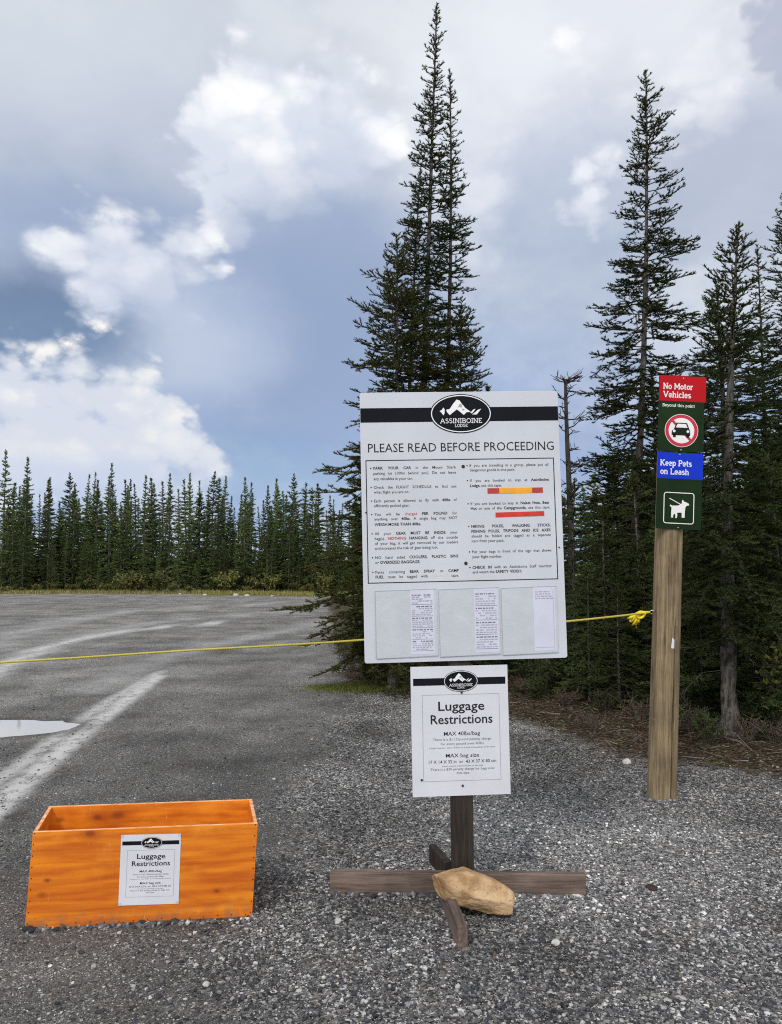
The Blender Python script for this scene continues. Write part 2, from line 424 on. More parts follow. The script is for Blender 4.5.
def ground_mat(t, b):
    P = t.pos()
    P2 = t.v('MULTIPLY', P, (1, 1, 0))
    wob = t.v('ADD', P2, t.v('SCALE', t.noise(P2, 30, 2).outputs['Color'], scale=0.012))
    grey = [(0.0, (.020, .020, .020)), (0.30, (.058, .057, .057)), (0.55, (.132, .130, .127)), (0.76, (.262, .256, .246)), (0.90, (.49, .475, .45)), (1.0, (.70, .69, .65))]
    va = t.vor(wob, 105); vb = t.vor(wob, 190); vl = t.vor(wob, 56)
    sep = lambda c: t.node('ShaderNodeSeparateColor') 
    def rnd(v):
        nd = t.node('ShaderNodeSeparateColor'); t.l.new(v.outputs['Color'], nd.inputs[0]); return nd.outputs
    ra, rb, rl = rnd(va), rnd(vb), rnd(vl)
    mid_p = t.noise(P2, 1.2, 5, 0.6).outputs['Fac']; big_p = t.noise(P2, 0.35, 4, 0.6).outputs['Fac']; fine = t.noise(P2, 260, 2, 0.7).outputs['Fac']
    dirt = t.noise(P2, 7, 5, 0.65).outputs['Fac']
    # loose stone
    ca = t.ramp(ra[0], grey); cb = t.ramp(rb[0], grey); cl = t.ramp(rl[0], grey)
    ca = t.mix(t.m('MULTIPLY', t.step(ra[1], 0.82, 0.86), 0.3), ca, (.18, .135, .10))
    st = t.mix(t.step(rl[2], 0.62, 0.66), t.mix(t.step(ra[2], 0.45, 0.5), cb, ca), cl)
    # compacted fines
    pk = t.mix(t.step(fine, 0.35, 0.65), (.070, .068, .065), (.225, .219, .208))
    pk = t.mix(t.step(rb[1], 0.60, 0.66), pk, cb)
    pk = t.mix(t.step(ra[1], 0.84, 0.88), pk, ca)
    pk = t.mix(t.m('MULTIPLY', t.step(dirt, 0.45, 0.7), 0.45), pk, (.165, .155, .140))
    py_ = t.node('ShaderNodeSeparateXYZ'); t.l.new(P, py_.inputs[0])
    dry = t.step(t.m('ADD', py_.outputs[1], t.m('MULTIPLY', big_p, 4.0)), 6.5, 13.0, 0.72, 1.12)
    pk = t.mix(1.0, pk, t.v('SCALE', (1, 1, 1), scale=dry), 'MULTIPLY')
    L = t.step(t.m('ADD', t.attr('loose'), t.m('MULTIPLY', t.m('SUBTRACT', dirt, 0.5), 1.1)), 0.25, 0.8)
    c = t.mix(L, pk, st)
    c = t.mix(1.0, c, t.v('SCALE', (1, 1, 1), scale=t.lin(mid_p, 0.3, 0.7, 0.58, 1.42)), 'MULTIPLY')
    c = t.mix(1.0, c, t.v('SCALE', (1, 1, 1), scale=t.lin(big_p, 0.3, 0.7, 0.85, 1.25)), 'MULTIPLY')
    c = t.mix(t.m('MULTIPLY', t.step(t.noise(P2, 2.2, 5).outputs['Fac'], 0.56, 0.7), 0.35), c, (.085, .065, .05))
    # pale wheel tracks of ground-up dust
    c = t.mix(t.m('MULTIPLY', t.m('MULTIPLY', t.attr('pale'), t.step(ra[0], 0.35, 0.6)), 0.6), c, (.50, .49, .465))
    T = t.m('MULTIPLY', t.attr('track'), t.step(t.noise(P2, 7, 6, 0.75).outputs['Fac'], 0.36, 0.54, 0.42, 1.0))
    c = t.mix(t.m('MULTIPLY', T, 0.95), c, t.mix(t.step(fine, 0.3, 0.7), (.40, .395, .38), (.62, .61, .595)))
    wet = t.step(t.attr('wet'), 0.25, 0.75)
    c = t.mix(t.m('MULTIPLY', wet, 0.55), c, (.045, .043, .042))
    # forest floor: needles, twigs, humus
    fv = t.vor(t.scale(wob, (1, 1.8, 1)), 55); fr = rnd(fv)
    duff = t.ramp(fr[0], [(0, (.012, .009, .007)), (0.5, (.040, .026, .017)), (0.8, (.085, .055, .032)), (1.0, (.19, .135, .085))])
    duff = t.mix(t.step(dirt, 0.48, 0.62), duff, t.mix(0.7, duff, (.042, .048, .014)))
    duff = t.mix(t.m('MULTIPLY', t.step(t.noise(P2, 4, 4).outputs['Fac'], 0.50, 0.66), 0.6), duff, (.018, .013, .010))
    duff = t.mix(t.step(fr[1], 0.93, 0.96), duff, (.26, .24, .20))
    fm = t.step(t.m('ADD', t.attr('forest'), t.m('MULTIPLY', t.m('SUBTRACT', dirt, 0.5), 0.9)), 0.30, 0.62)
    c = t.mix(fm, c, duff)
    gr = t.mix(t.step(t.noise(P2, 3, 6, 0.7).outputs['Fac'], 0.35, 0.65), (.10, .105, .03), (.19, .165, .06))
    c = t.mix(t.step(t.m('ADD', t.attr('verge'), t.m('MULTIPLY', t.m('SUBTRACT', dirt, 0.5), 0.6)), 0.3, 0.7), c, gr)
    c = t.mix(t.step(t.m('ADD', t.attr('moss'), t.m('MULTIPLY', t.m('SUBTRACT', dirt, 0.5), 1.0)), 0.3, 0.7), c, (.06, .075, .018))
    hA = t.m('SUBTRACT', 1, va.outputs['Distance']); hB = t.m('SUBTRACT', 1, vb.outputs['Distance'])
    h = t.m('ADD', t.m('MULTIPLY', hA, t.lin(L, 0, 1, 0.25, 1.0)), t.m('ADD', t.m('MULTIPLY', hB, 0.45), t.m('MULTIPLY', fine, 0.25)))
    h = t.m('MULTIPLY', h, t.m('SUBTRACT', 1, t.m('MULTIPLY', T, 0.6)))
    b.inputs['Roughness'].default_value = 0.9
    return {'Base Color': c, 'bump': (h, 0.9, 0.014)}
ground = link('ground', gme, mat('gravel_ground', ground_mat, spec=0.12)); tag(ground, kind='structure')

# puddle: a level sheet of water in its hollow
pm = MB()
n = 72
def pr(a):
    r = 0.05
    while r < 3 and puddle_r(np.array(PUD[0] + 1.06 * r * math.cos(a)), np.array(PUD[1] + 0.40 * r * math.sin(a))) < 1.02: r += 0.01
    return r
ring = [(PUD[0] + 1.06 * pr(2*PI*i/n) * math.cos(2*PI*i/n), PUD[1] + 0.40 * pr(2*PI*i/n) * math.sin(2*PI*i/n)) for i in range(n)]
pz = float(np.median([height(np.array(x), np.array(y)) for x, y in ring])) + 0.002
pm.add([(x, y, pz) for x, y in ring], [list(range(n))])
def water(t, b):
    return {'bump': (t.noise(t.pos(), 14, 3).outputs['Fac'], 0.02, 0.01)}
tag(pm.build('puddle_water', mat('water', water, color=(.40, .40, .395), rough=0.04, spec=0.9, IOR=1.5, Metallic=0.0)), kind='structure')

# loose stones lying on the surface, real pebbles near the camera
rs = np.random.RandomState(3)
ico = bmesh.new(); bmesh.ops.create_icosphere(ico, subdivisions=1, radius=1.0)
IV = np.array([v.co[:] for v in ico.verts]); IT = np.array([[v.index for v in f.verts] for f in ico.faces]); ico.free()
def pebbles(N, seed):
    r = np.random.RandomState(seed)
    # sample in distance so that near ground gets as many per picture area
    Y = 1.9 / (1 - r.rand(N * 3) * (1 - 1.9 / 9.5)); X = (r.rand(N * 3) * 2 - 1) * (0.62 * Y + 0.5)
    lo = np.clip(0.55 + poly_sd(X, Y, LOOSE) / 0.7 + 0.9 * (fbm(X * 1.1, Y * 1.1, 6.0) - 0.47), 0, 1)
    fs = forest_sd(X, Y)
    keep = (r.rand(N * 3) < 0.10 + 0.9 * lo ** 1.3) & (r.rand(N * 3) < np.clip(0.75 - fs * 1.6, 0.07, 1)) & (puddle_r(X, Y) > 1.1)
    X, Y = X[keep][:N], Y[keep][:N]; N = len(X)
    # a little stone banked against whatever stands in it
    bx_, by_ = [], []
    def bank(p, q, m, spread, push):
        u = r.rand(m); d = np.array([q[0] - p[0], q[1] - p[1]]); nn = np.array([d[1], -d[0]]) / np.hypot(*d)
        w = np.abs(r.randn(m)) * spread + push
        bx_.append(p[0] + d[0] * u + nn[0] * w); by_.append(p[1] + d[1] * u + nn[1] * w)
    bank(g2(329.5, 893.5), g2(586.5, 896.5), 900, .012, .003); bank(g2(24.5, 929.5), g2(252.5, 918), 700, .012, .003)
    bank(g2(447, 897), g2(468, 950.5), 240, .01, .003)
    a_ = r.rand(700) * 2 * PI; w_ = 0.094 + np.abs(r.randn(700)) * .018; c_ = g2(661, 801)
    bx_.append(c_[0] + w_ * np.cos(a_)); by_.append(c_[1] + .085 + w_ * np.sin(a_))
    X = np.concatenate([X] + bx_); Y = np.concatenate([Y] + by_); N = len(X)
    S = np.exp(r.randn(N) * 0.42) * 0.0035 * (1 + 0.05 * Y)
    S = np.clip(S, 0.0020, 0.0115); nb_ = sum(len(q) for q in bx_); S[-nb_:] *= 1.7
    V = IV[None] * (1 + 0.30 * r.randn(N, len(IV), 1).clip(-1.2, 1.2))
    V = V * np.stack([S * (0.9 + .5 * r.rand(N)), S * (0.7 + .5 * r.rand(N)), S * (0.45 + .35 * r.rand(N))], -1)[:, None, :]
    a = r.rand(N) * 2 * PI; ca, sa = np.cos(a)[:, None], np.sin(a)[:, None]
    x, y = V[..., 0] * ca - V[..., 1] * sa, V[..., 0] * sa + V[..., 1] * ca
    V = np.stack([x + X[:, None], y + Y[:, None], V[..., 2] + (height(X, Y) + S * 0.22)[:, None]], -1)
    T = IT[None] + (np.arange(N) * len(IV))[:, None, None]
    return V.reshape(-1, 3), T.reshape(-1, 3)
PV, PT = pebbles(105000, 11)
def stone_mat(t, b):
    r = t.node('ShaderNodeNewGeometry').outputs['Random Per Island']
    c = t.ramp(r, [(0.0, (.035, .037, .042)), (0.35, (.085, .088, .095)), (0.6, (.16, .16, .165)), (0.73, (.16, .13, .105)), (0.76, (.22, .22, .215)), (0.90, (.38, .375, .36)), (1.0, (.62, .61, .58))])
    P2 = t.v('MULTIPLY', t.pos(), (1, 1, 0))
    n = t.noise(t.pos(), 180, 3).outputs['Fac']
    q = t.v('MULTIPLY', t.v('SUBTRACT', P2, (pc_.x, pc_.y, 0)), (1 / 1.0, 1 / 1.1, 0))
    pale = t.step(t.v('LENGTH', q), 0.25, 1.3, 1, 0)
    k = t.m('MULTIPLY', t.lin(t.noise(P2, 1.2, 5, 0.6).outputs['Fac'], 0.3, 0.7, 0.55, 1.42), t.lin(pale, 0, 1, 0.80, 1.45))
    c = t.mix(1.0, c, t.v('SCALE', (1, 1, 1), scale=k), 'MULTIPLY')
    c = t.mix(t.m('MULTIPLY', t.step(t.noise(P2, 2.2, 5).outputs['Fac'], 0.56, 0.7), 0.35), c, (.085, .065, .05))
    return {'Base Color': t.mix(1.0, c, t.v('SCALE', (1, 1, 1), scale=t.lin(n, 0.3, 0.7, 0.75, 1.2)), 'MULTIPLY')}
tag(link('loose_gravel', np_mesh('loose_gravel', PV, PT), mat('loose_stone', stone_mat, rough=0.85, spec=0.15)),
    'loose grey and white gravel strewn over the packed ground', 'gravel', kind='stuff')
# ------------------------------------------------------------------ trees
def unit(a): return a / (np.linalg.norm(a, axis=-1, keepdims=True) + 1e-12)
def needles(P0, P1, step, length, width, ang, r, per=1):
    """needle triangles along segments"""
    L = np.linalg.norm(P1 - P0, axis=1); cnt = np.maximum(1, np.round(L / step * (0.8 + 0.4 * r.rand(len(L)))).astype(int)) * per
    i = np.repeat(np.arange(len(L)), cnt); n = len(i)
    q = r.rand(n, 1); p = P0[i] * (1 - q) + P1[i] * q; d = unit(P1[i] - P0[i])
    perp = unit(np.cross(d, r.randn(n, 3)))
    perp[:, 2] = np.where(perp[:, 2] < -0.3, -perp[:, 2] * 0.6, perp[:, 2])      # needles sweep upwards
    A = np.radians(ang) * (0.7 + 0.6 * r.rand(n, 1))
    nd = unit(d * np.cos(A) + unit(perp) * np.sin(A)); ln = length * (0.65 + 0.6 * r.rand(n, 1))
    side = unit(np.cross(nd, r.randn(n, 3))) * width / 2
    V = np.stack([p - side, p + side, p + nd * ln], 1).reshape(-1, 3)
    return V, np.arange(n * 3).reshape(-1, 3)
def sticks(P0, P1, R0, R1, k=3):
    d = unit(P1 - P0); a = unit(np.cross(d, np.array([[0.31, 0.17, 0.93]]))); b = np.cross(d, a); n = len(P0)
    ang = 2 * PI * np.arange(k) / k
    off = a[:, None] * np.cos(ang)[None, :, None] + b[:, None] * np.sin(ang)[None, :, None]
    V = np.concatenate([P0[:, None] + off * R0[:, None, None], P1[:, None] + off * R1[:, None, None]], 1).reshape(-1, 3)
    base = (np.arange(n) * 2 * k)[:, None, None]; j = np.arange(k); j2 = (j + 1) % k
    Q = np.stack([j, j2, j2 + k, j + k], -1)[None] + base
    Q = Q.reshape(-1, 4)
    return V, np.concatenate([Q[:, [0, 1, 2]], Q[:, [0, 2, 3]]])
def spruce_mesh(name, seed, H, R, z0, prof=0.85, spire=0.25, gap=0.11, per=3, lat_step=0.055, lat_len=0.42,
                n_step=0.006, n_len=0.024, n_wid=0.0055, droop=0.25, trunk_r=0.075, lod=0, bare=0.0, clump=0.0):
    """a conifer: crown mesh (0 needles, 1 twigs) and trunk mesh, base at the origin"""
    r = np.random.RandomState(seed); rnd = r.rand
    seg0, seg1, br0, br1, brr0, brr1, dead0, dead1 = [], [], [], [], [], [], [], []
    bend = r.randn(2) * 0.02 * H
    def axis_pt(z): q = z / H; return np.array([bend[0] * q * (1 - q) * 2, bend[1] * q * (1 - q) * 2, z])
    z = z0; az = rnd() * 6.28
    sect = r.rand(8) * 0.5 + 0.75          # crown is fuller on some sides
    while z < H - 0.03:
        t = (z - z0) / (H - z0)
        up = H - z
        rad = R * (1 - t) ** prof
        if t > 1 - spire: rad = min(rad, R * spire ** prof * ((1 - t) / spire) ** 0.8 + 0.02)
        if t < 0.12: rad *= 0.6 + t / 0.12 * 0.4
        m = per if up > 0.5 else max(3, per)
        for k in range(m):
            az += 2.39996 + r.randn() * 0.35
            s = sect[int((az % 6.283) / 6.283 * 8) % 8]
            L = rad * s * (0.55 + 0.62 * rnd())
            if clump and rnd() < clump: L *= 0.35
            L = max(L, 0.035 if lod < 2 else 0.05)
            zz = z + r.randn() * gap * 0.3
            if zz > H - 0.02: zz = H - 0.02
            base = axis_pt(zz)
            e0 = np.radians(-15 + 52 * t ** 2.4 + r.randn() * 8)       # branch rises near the top, sags lower down
            dirh = np.array([math.cos(az), math.sin(az), 0.0])
            npt = 5 if lod == 0 else (4 if lod == 1 else 3)
            pts = [base]
            for q in range(1, npt):
                w = q / (npt - 1)
                sag = -droop * L * w * w * (1 - t) + 0.28 * droop * L * max(0, w - 0.6) * 4 * w
                pts.append(base + dirh * L * w * math.cos(e0) + np.array([0, 0, L * w * math.sin(e0) + sag]) + r.randn(3) * 0.012 * L)
            pts = np.array(pts)
            for q in range(npt - 1):
                f0, f1 = q / (npt - 1), (q + 1) / (npt - 1)
                br0.append(pts[q]); br1.append(pts[q + 1]); rr = 0.004 + 0.010 * L
                brr0.append(rr * (1 - 0.8 * f0)); brr1.append(rr * (1 - 0.8 * f1))
                if f1 > 0.25 or L < 0.3: seg0.append(pts[q] if f0 > 0.1 or L < 0.3 else (pts[q] + pts[q + 1]) / 2); seg1.append(pts[q + 1])
            # side twigs
            nl = int(L / lat_step)
            for j in range(nl):
                w = 0.16 + 0.80 * (j + rnd()) / max(1, nl)
                if rnd() < 0.12: continue
                ii = min(int(w * (npt - 1)), npt - 2); ff = w * (npt - 1) - ii
                p = pts[ii] * (1 - ff) + pts[ii + 1] * ff; d = unit(pts[ii + 1] - pts[ii])
                sd_ = 1 if (j % 2) else -1
                side = unit(np.cross(d, np.array([0, 0, 1.0]))) * sd_
                ll = L * lat_len * (1.05 - w) * (0.55 + 0.7 * rnd()) + 0.03
                dd = unit(d * 0.72 + side * 0.75 + np.array([0, 0, 0.12 + 0.25 * r.randn() - 0.25 * (1 - t) * ll]))
                e = p + dd * ll + np.array([0, 0, 0.05 * ll])
                seg0.append(p); seg1.append(e); br0.append(p); br1.append(e); brr0.append(0.0028); brr1.append(0.0012)
                if lod == 0 and ll > 0.13:
                    for s2 in range(int(ll / 0.055)):
                        u = 0.25 + 0.7 * rnd(); p2 = p * (1 - u) + e * u
                        sd2 = unit(np.cross(dd, np.array([0, 0, 1.0]))) * (1 if s2 % 2 else -1)
                        e2 = p2 + unit(dd * 0.75 + sd2 * 0.7 + r.randn(3) * 0.15) * (ll * 0.38 * (1.1 - u) + 0.02)
                        seg0.append(p2); seg1.append(e2)
        z += gap * (0.6 + 0.8 * rnd()) * (0.6 + 0.6 * (1 - t))
    # leader
    seg0.append(axis_pt(H - 0.25)); seg1.append(axis_pt(H)); br0.append(axis_pt(H - 0.3)); br1.append(axis_pt(H)); brr0.append(0.006); brr1.append(0.002)
    seg0, seg1 = np.array(seg0), np.array(seg1)
    NV, NTt = needles(seg0, seg1, n_step, n_len, n_wid, 48, r)
    BV, BT = sticks(np.array(br0), np.array(br1), np.array(brr0), np.array(brr1))
    V = np.concatenate([NV, BV]); T = np.concatenate([NTt, BT + len(NV)])
    mi = np.concatenate([np.zeros(len(NTt)), np.ones(len(BT))])
    crown = np_mesh(name + '_crown', V, T, mat_idx=mi)
    # trunk, with bare dead snags under the crown
    k = 10; zs = np.concatenate([[-0.12, 0, 0.06, 0.18], np.linspace(0.4, H - 0.2, 26)])
    tv, tf = [], []
    for i, z in enumerate(zs):
        c = axis_pt(max(z, 0)); c[2] = z
        rr = trunk_r * (1 - 0.93 * max(z, 0) / H) * (1 + 0.6 * math.exp(-max(z, 0) / 0.07)) + 0.003
        for j in range(k):
            a = 2 * PI * j / k; q = rr * (1 + 0.10 * r.randn())
            tv.append((c[0] + q * math.cos(a), c[1] + q * math.sin(a), z))
    tv = np.array(tv); tf = []
    for i in range(len(zs) - 1):
        for j in range(k):
            a, b_, c, d = i*k+j, i*k+(j+1)%k, (i+1)*k+(j+1)%k, (i+1)*k+j
            tf += [(a, b_, c), (a, c, d)]
    tf = np.array(tf)
    if bare:
        d0, d1 = [], []
        zz = 0.25
        while zz < z0 + bare:
            a = rnd() * 6.28; L = R * (0.25 + 0.4 * rnd()); p = axis_pt(zz)
            q = p + np.array([math.cos(a), math.sin(a), -0.2 - 0.5 * rnd()]) * L * 0.55; e = q + np.array([math.cos(a + .4 * r.randn()), math.sin(a + .4 * r.randn()), -0.1 + 0.4 * r.randn()]) * L * 0.45
            d0 += [p, q]; d1 += [q, e]
            for _ in range(5):
                u = rnd(); b0 = q * (1 - u) + e * u; d0.append(b0); d1.append(b0 + r.randn(3) * 0.12 * L + np.array([0, 0, -0.04]))
            zz += 0.05 + 0.09 * rnd()
        d0, d1 = np.array(d0), np.array(d1)
        SV, ST = sticks(d0, d1, np.full(len(d0), 0.0045), np.full(len(d0), 0.002))
        tf = np.concatenate([tf, ST + len(tv)]); tv = np.concatenate([tv, SV])
    trunk = np_mesh(name + '_trunk', tv, tf, smooth=True)
    return crown, trunk, len(T)

def needle_mat(name, dark, light, rust=0.0, vary=0.25, olive=0.25):
    def fn(t, b):
        oi = t.node('ShaderNodeObjectInfo').outputs['Random']
        P = t.obj()
        a = t.noise(P, 2.2, 3).outputs['Fac']; f = t.noise(P, 16, 3, 0.6).outputs['Fac']
        isl = t.node('ShaderNodeNewGeometry').outputs['Random Per Island']
        k = t.m('ADD', t.m('MULTIPLY', a, 0.55), t.m('ADD', t.m('MULTIPLY', f, 0.5), t.m('MULTIPLY', isl, 0.35)))
        c = t.mix(t.step(k, 0.45, 0.95), dark, light)
        c = t.mix(1.0, c, t.v('SCALE', (1, 1, 1), scale=t.lin(oi, 0, 1, 1 + vary, 1 - vary)), 'MULTIPLY')
        c = t.mix(t.m('MULTIPLY', oi, olive), c, (.055, .05, .018))
        if rust:
            rm = t.step(t.noise(t.v('ADD', P, (7, 3, 1)), 1.7, 4).outputs['Fac'], 0.60, 0.68)
            c = t.mix(t.m('MULTIPLY', rm, rust), c, (.11, .05, .02))
        return {'Base Color': c}
    return mat(name, fn, rough=0.8, spec=0.08)
NEED = needle_mat('spruce_needles', (.016, .030, .011), (.064, .088, .026), 0.25)
NEED_OLIVE = needle_mat('olive_fir_needles', (.024, .034, .011), (.085, .090, .026), 0.55)
NEED_YOUNG = needle_mat('young_needles', (.024, .040, .014), (.085, .115, .036), 0.2)
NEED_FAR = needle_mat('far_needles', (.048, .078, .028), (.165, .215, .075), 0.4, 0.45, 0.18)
TWIG = plain('twig_bark', (.055, .045, .036), 0.9, 0.3, 12)
def bark_fn(t, b):
    P = t.scale(t.obj(), (1, 1, 0.3)); n = t.noise(P, 34, 6, 0.65).outputs['Fac']; m = t.noise(t.obj(), 9, 4).outputs['Fac']
    c = t.mix(t.step(n, 0.35, 0.65), (.030, .026, .022), (.15, .135, .118))
    c = t.mix(t.m('MULTIPLY', t.step(m, 0.52, 0.64), 0.5), c, (.15, .15, .135))
    return {'Base Color': c, 'bump': (n, 0.8, 0.02)}
BARK = mat('grey_bark', bark_fn, rough=0.9, spec=0.15)
GREYWOOD = plain('dead_grey_wood', (.12, .105, .09), 0.9, 0.35, 14)

LIB = {}
def spec(key, needle, **kw):
    c, tr, n = spruce_mesh(key, **kw)
    for m in (needle, TWIG): c.materials.append(m)
    tr.materials.append(BARK)
    LIB[key] = (c, tr, kw['H'])
def gz(x, y): return float(height(np.array(float(x)), np.array(float(y))))
def tree(kind_name, key, x, y, h, label, cat='spruce', rz=None, lean=(0, 0), group=None, wide=1.0, rng=random):
    crown, trunk, H = LIB[key]
    s = h / H
    o = bpy.data.objects.new(kind_name, None); COL.objects.link(o); o.empty_display_size = 0.2
    o.location = (x, y, gz(x, y)); o.scale = (s * wide, s * wide, s)
    o.rotation_euler = (Matrix.Rotation(lean[1], 3, 'Y') @ Matrix.Rotation(rng.random() * 6.28 if rz is None else rz, 3, 'Z')).to_euler()
    tag(o, label, cat, group)
    for nm, me in (('crown', crown), ('trunk', trunk)):
        c = bpy.data.objects.new(nm, me); COL.objects.link(c); c.parent = o
    return o
ND = dict(n_step=0.0032, n_len=0.032, n_wid=0.0092)
spec('spire', NEED, seed=21, H=9.2, R=1.0, z0=0.5, prof=0.72, spire=0.40, gap=0.105, per=4, droop=0.35, trunk_r=0.058, lat_step=0.05, clump=0.28, **ND)
spec('spire_thin', NEED, seed=22, H=8.2, R=0.95, z0=0.4, prof=0.75, spire=0.45, gap=0.11, per=4, droop=0.3, trunk_r=0.052, lat_step=0.05, clump=0.28, **ND)
spec('bushy', NEED_OLIVE, seed=23, H=5.6, R=1.32, z0=0.45, prof=0.56, spire=0.16, gap=0.085, per=4, droop=0.38, trunk_r=0.05, lat_step=0.05, **ND)
spec('open', NEED, seed=24, H=8.6, R=1.38, z0=0.7, prof=0.66, spire=0.12, gap=0.125, per=4, droop=0.35, trunk_r=0.066, lat_step=0.045, clump=0.10, **ND)
spec('mid', NEED, seed=25, H=5.2, R=1.25, z0=0.95, prof=0.70, spire=0.2, gap=0.11, per=4, droop=0.4, trunk_r=0.075, bare=0.25, lat_step=0.05, **ND)
spec('sapling', NEED_YOUNG, seed=26, H=2.6, R=0.95, z0=0.06, prof=0.80, spire=0.15, gap=0.08, per=3, droop=0.3, trunk_r=0.03, **ND)
spec('sapling_thin', NEED_YOUNG, seed=27, H=3.0, R=0.80, z0=0.45, prof=0.65, spire=0.12, gap=0.09, per=3, droop=0.45, trunk_r=0.032, bare=0.3, **ND)
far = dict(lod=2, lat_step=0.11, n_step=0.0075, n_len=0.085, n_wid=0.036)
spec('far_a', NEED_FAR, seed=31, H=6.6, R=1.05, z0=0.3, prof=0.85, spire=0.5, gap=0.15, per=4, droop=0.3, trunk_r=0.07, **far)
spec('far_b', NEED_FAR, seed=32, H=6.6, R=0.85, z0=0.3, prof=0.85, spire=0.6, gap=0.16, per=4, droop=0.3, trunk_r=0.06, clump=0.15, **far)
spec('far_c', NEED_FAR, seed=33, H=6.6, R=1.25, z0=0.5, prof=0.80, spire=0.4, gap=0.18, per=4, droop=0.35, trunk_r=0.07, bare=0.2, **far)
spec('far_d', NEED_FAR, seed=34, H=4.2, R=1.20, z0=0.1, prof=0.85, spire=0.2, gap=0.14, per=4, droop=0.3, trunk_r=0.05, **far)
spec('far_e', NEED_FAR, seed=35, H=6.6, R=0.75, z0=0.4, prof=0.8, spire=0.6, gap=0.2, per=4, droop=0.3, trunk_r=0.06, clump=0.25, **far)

def standing(name, key, px, top, Y, label, lean=0.0, cat='spruce', rz=None, wide=1.0, group=None, top_px=None):
    """tree whose tip is seen at (px, top), standing Y metres out"""
    tip = at(px, top, Y)
    x = tip.x - math.tan(lean) * tip.z
    return tree(name, key, x, Y, (tip.z - gz(x, Y)) / math.cos(lean), label, cat, rz, (0, lean), group, wide)
G_CL, G_RT, G_SA, G_FAR = 'spruces in the clump behind the notice board', 'spruces at the forest edge behind the signpost', 'young spruces of the understorey', 'spruces along the far edge of the lot'
R_ = math.radians
# the clump behind the notice board
standing('spruce_tree', 'spire', 437, 3, 9.9, 'tallest narrow spruce, its spire far above the white notice board', R_(2.1), rz=0.4, group=G_CL)
standing('spruce_tree', 'spire_thin', 450, 70, 10.2, 'thin spruce spire close beside the tallest spruce, only slightly shorter', R_(2.2), rz=2.0, group=G_CL)
standing('spruce_tree', 'spire_thin', 421, 165, 9.7, 'slim spruce half as high, pressed against the tallest spruce trunk', R_(1.6), rz=4.0, group=G_CL)
standing('spruce_tree', 'bushy', 397, 235, 9.4, 'broad olive green spruce with foliage to the ground at the clump edge', R_(0.6), rz=1.0, wide=1.0, group=G_CL)
standing('spruce_tree', 'bushy', 462, 300, 10.0, 'dense short spruce filling the clump just above the notice board', R_(0.6), rz=3.3, wide=0.85, group=G_CL)
standing('spruce_tree', 'bushy', 372, 400, 9.7, 'small olive spruce leaning out of the clump towards the open lot', R_(-1.0), rz=3.7, wide=0.66, group=G_CL)
# behind the signpost
standing('spruce_tree', 'open', 646, 70, 11.2, 'tall open crowned spruce standing alone against sky beside the signpost', R_(3.3), rz=0.8, group=G_RT)
standing('spruce_tree', 'mid', 739, 222, 6.8, 'spruce with bare grey lower trunk just behind the signpost, upper crown thin', R_(2.8), rz=1.2, group=G_RT)
standing('spruce_tree', 'spire_thin', 757, 245, 8.2, 'narrow spruce crowded close behind the bare trunked one', R_(0.4), rz=2.4, wide=1.2, group=G_RT)
standing('spruce_tree', 'mid', 716, 280, 8.6, 'shorter spruce seen between the signpost panels and bare trunked spruce', R_(0.3), rz=4.4, group=G_RT)
standing('spruce_tree', 'open', 784, 192, 7.9, 'spruce cut off by the picture edge, branches reaching into view', R_(1.0), rz=5.2, wide=1.1, group=G_RT)
# young spruces filling the wood below the tall ones
SAPS = [  # px, top row, distance, mesh, label
 (575, 478, 9.6, 'sapling', 'young spruce with rounded top beside the notice board edge'),
 (603, 500, 8.6, 'sapling_thin', 'thin young spruce with a dark bare stem between notice board and signpost'),
 (632, 470, 9.4, 'sapling', 'young spruce directly under the tall open crowned spruce'),
 (560, 505, 11.5, 'sapling', 'dim young spruce deeper in the wood past the board edge'),
 (612, 455, 12.5, 'sapling', 'young spruce far back under the tall open spruce'),
 (690, 440, 9.8, 'sapling', 'young spruce hidden mostly by the green sign panels'),
 (668, 520, 8.2, 'sapling_thin', 'spindly young spruce right behind the wooden signpost'),
 (765, 430, 7.0, 'sapling', 'leafy young spruce at the picture edge under the bigger spruces'),
 (800, 380, 8.4, 'sapling', 'young spruce mostly outside the picture edge'),
 (690, 575, 8.6, 'sapling', 'low spruce between the signpost and the grey bare trunk'),
 (535, 470, 12.0, 'sapling', 'young spruce mostly behind the notice board'),
 (642, 545, 8.9, 'sapling_thin', 'small thin spruce near the rope knot'),
 (745, 500, 9.0, 'sapling', 'young spruce in deep shade past the bare trunk'),
 (588, 560, 8.4, 'sapling_thin', 'lowest thin spruce over the dry brush'),
 (545, 560, 8.8, 'sapling', 'low young spruce half hidden by the notice board edge'),
 (618, 585, 8.0, 'sapling', 'small young spruce in front of the others near the rope knot'),
 (700, 610, 7.7, 'sapling', 'small dense young spruce close behind the signpost'),
 (765, 590, 7.2, 'sapling', 'small dense young spruce past the bare grey trunk'),
 (500, 440, 11.0, 'sapling', 'young spruce behind the middle of the notice board'),
]
for px, tp, Y, k, lb in SAPS:
    standing('young_spruce', k, px, tp, Y, lb, R_(random.uniform(-1, 1)), 'young spruce', group=G_SA, wide=random.uniform(0.95, 1.2))
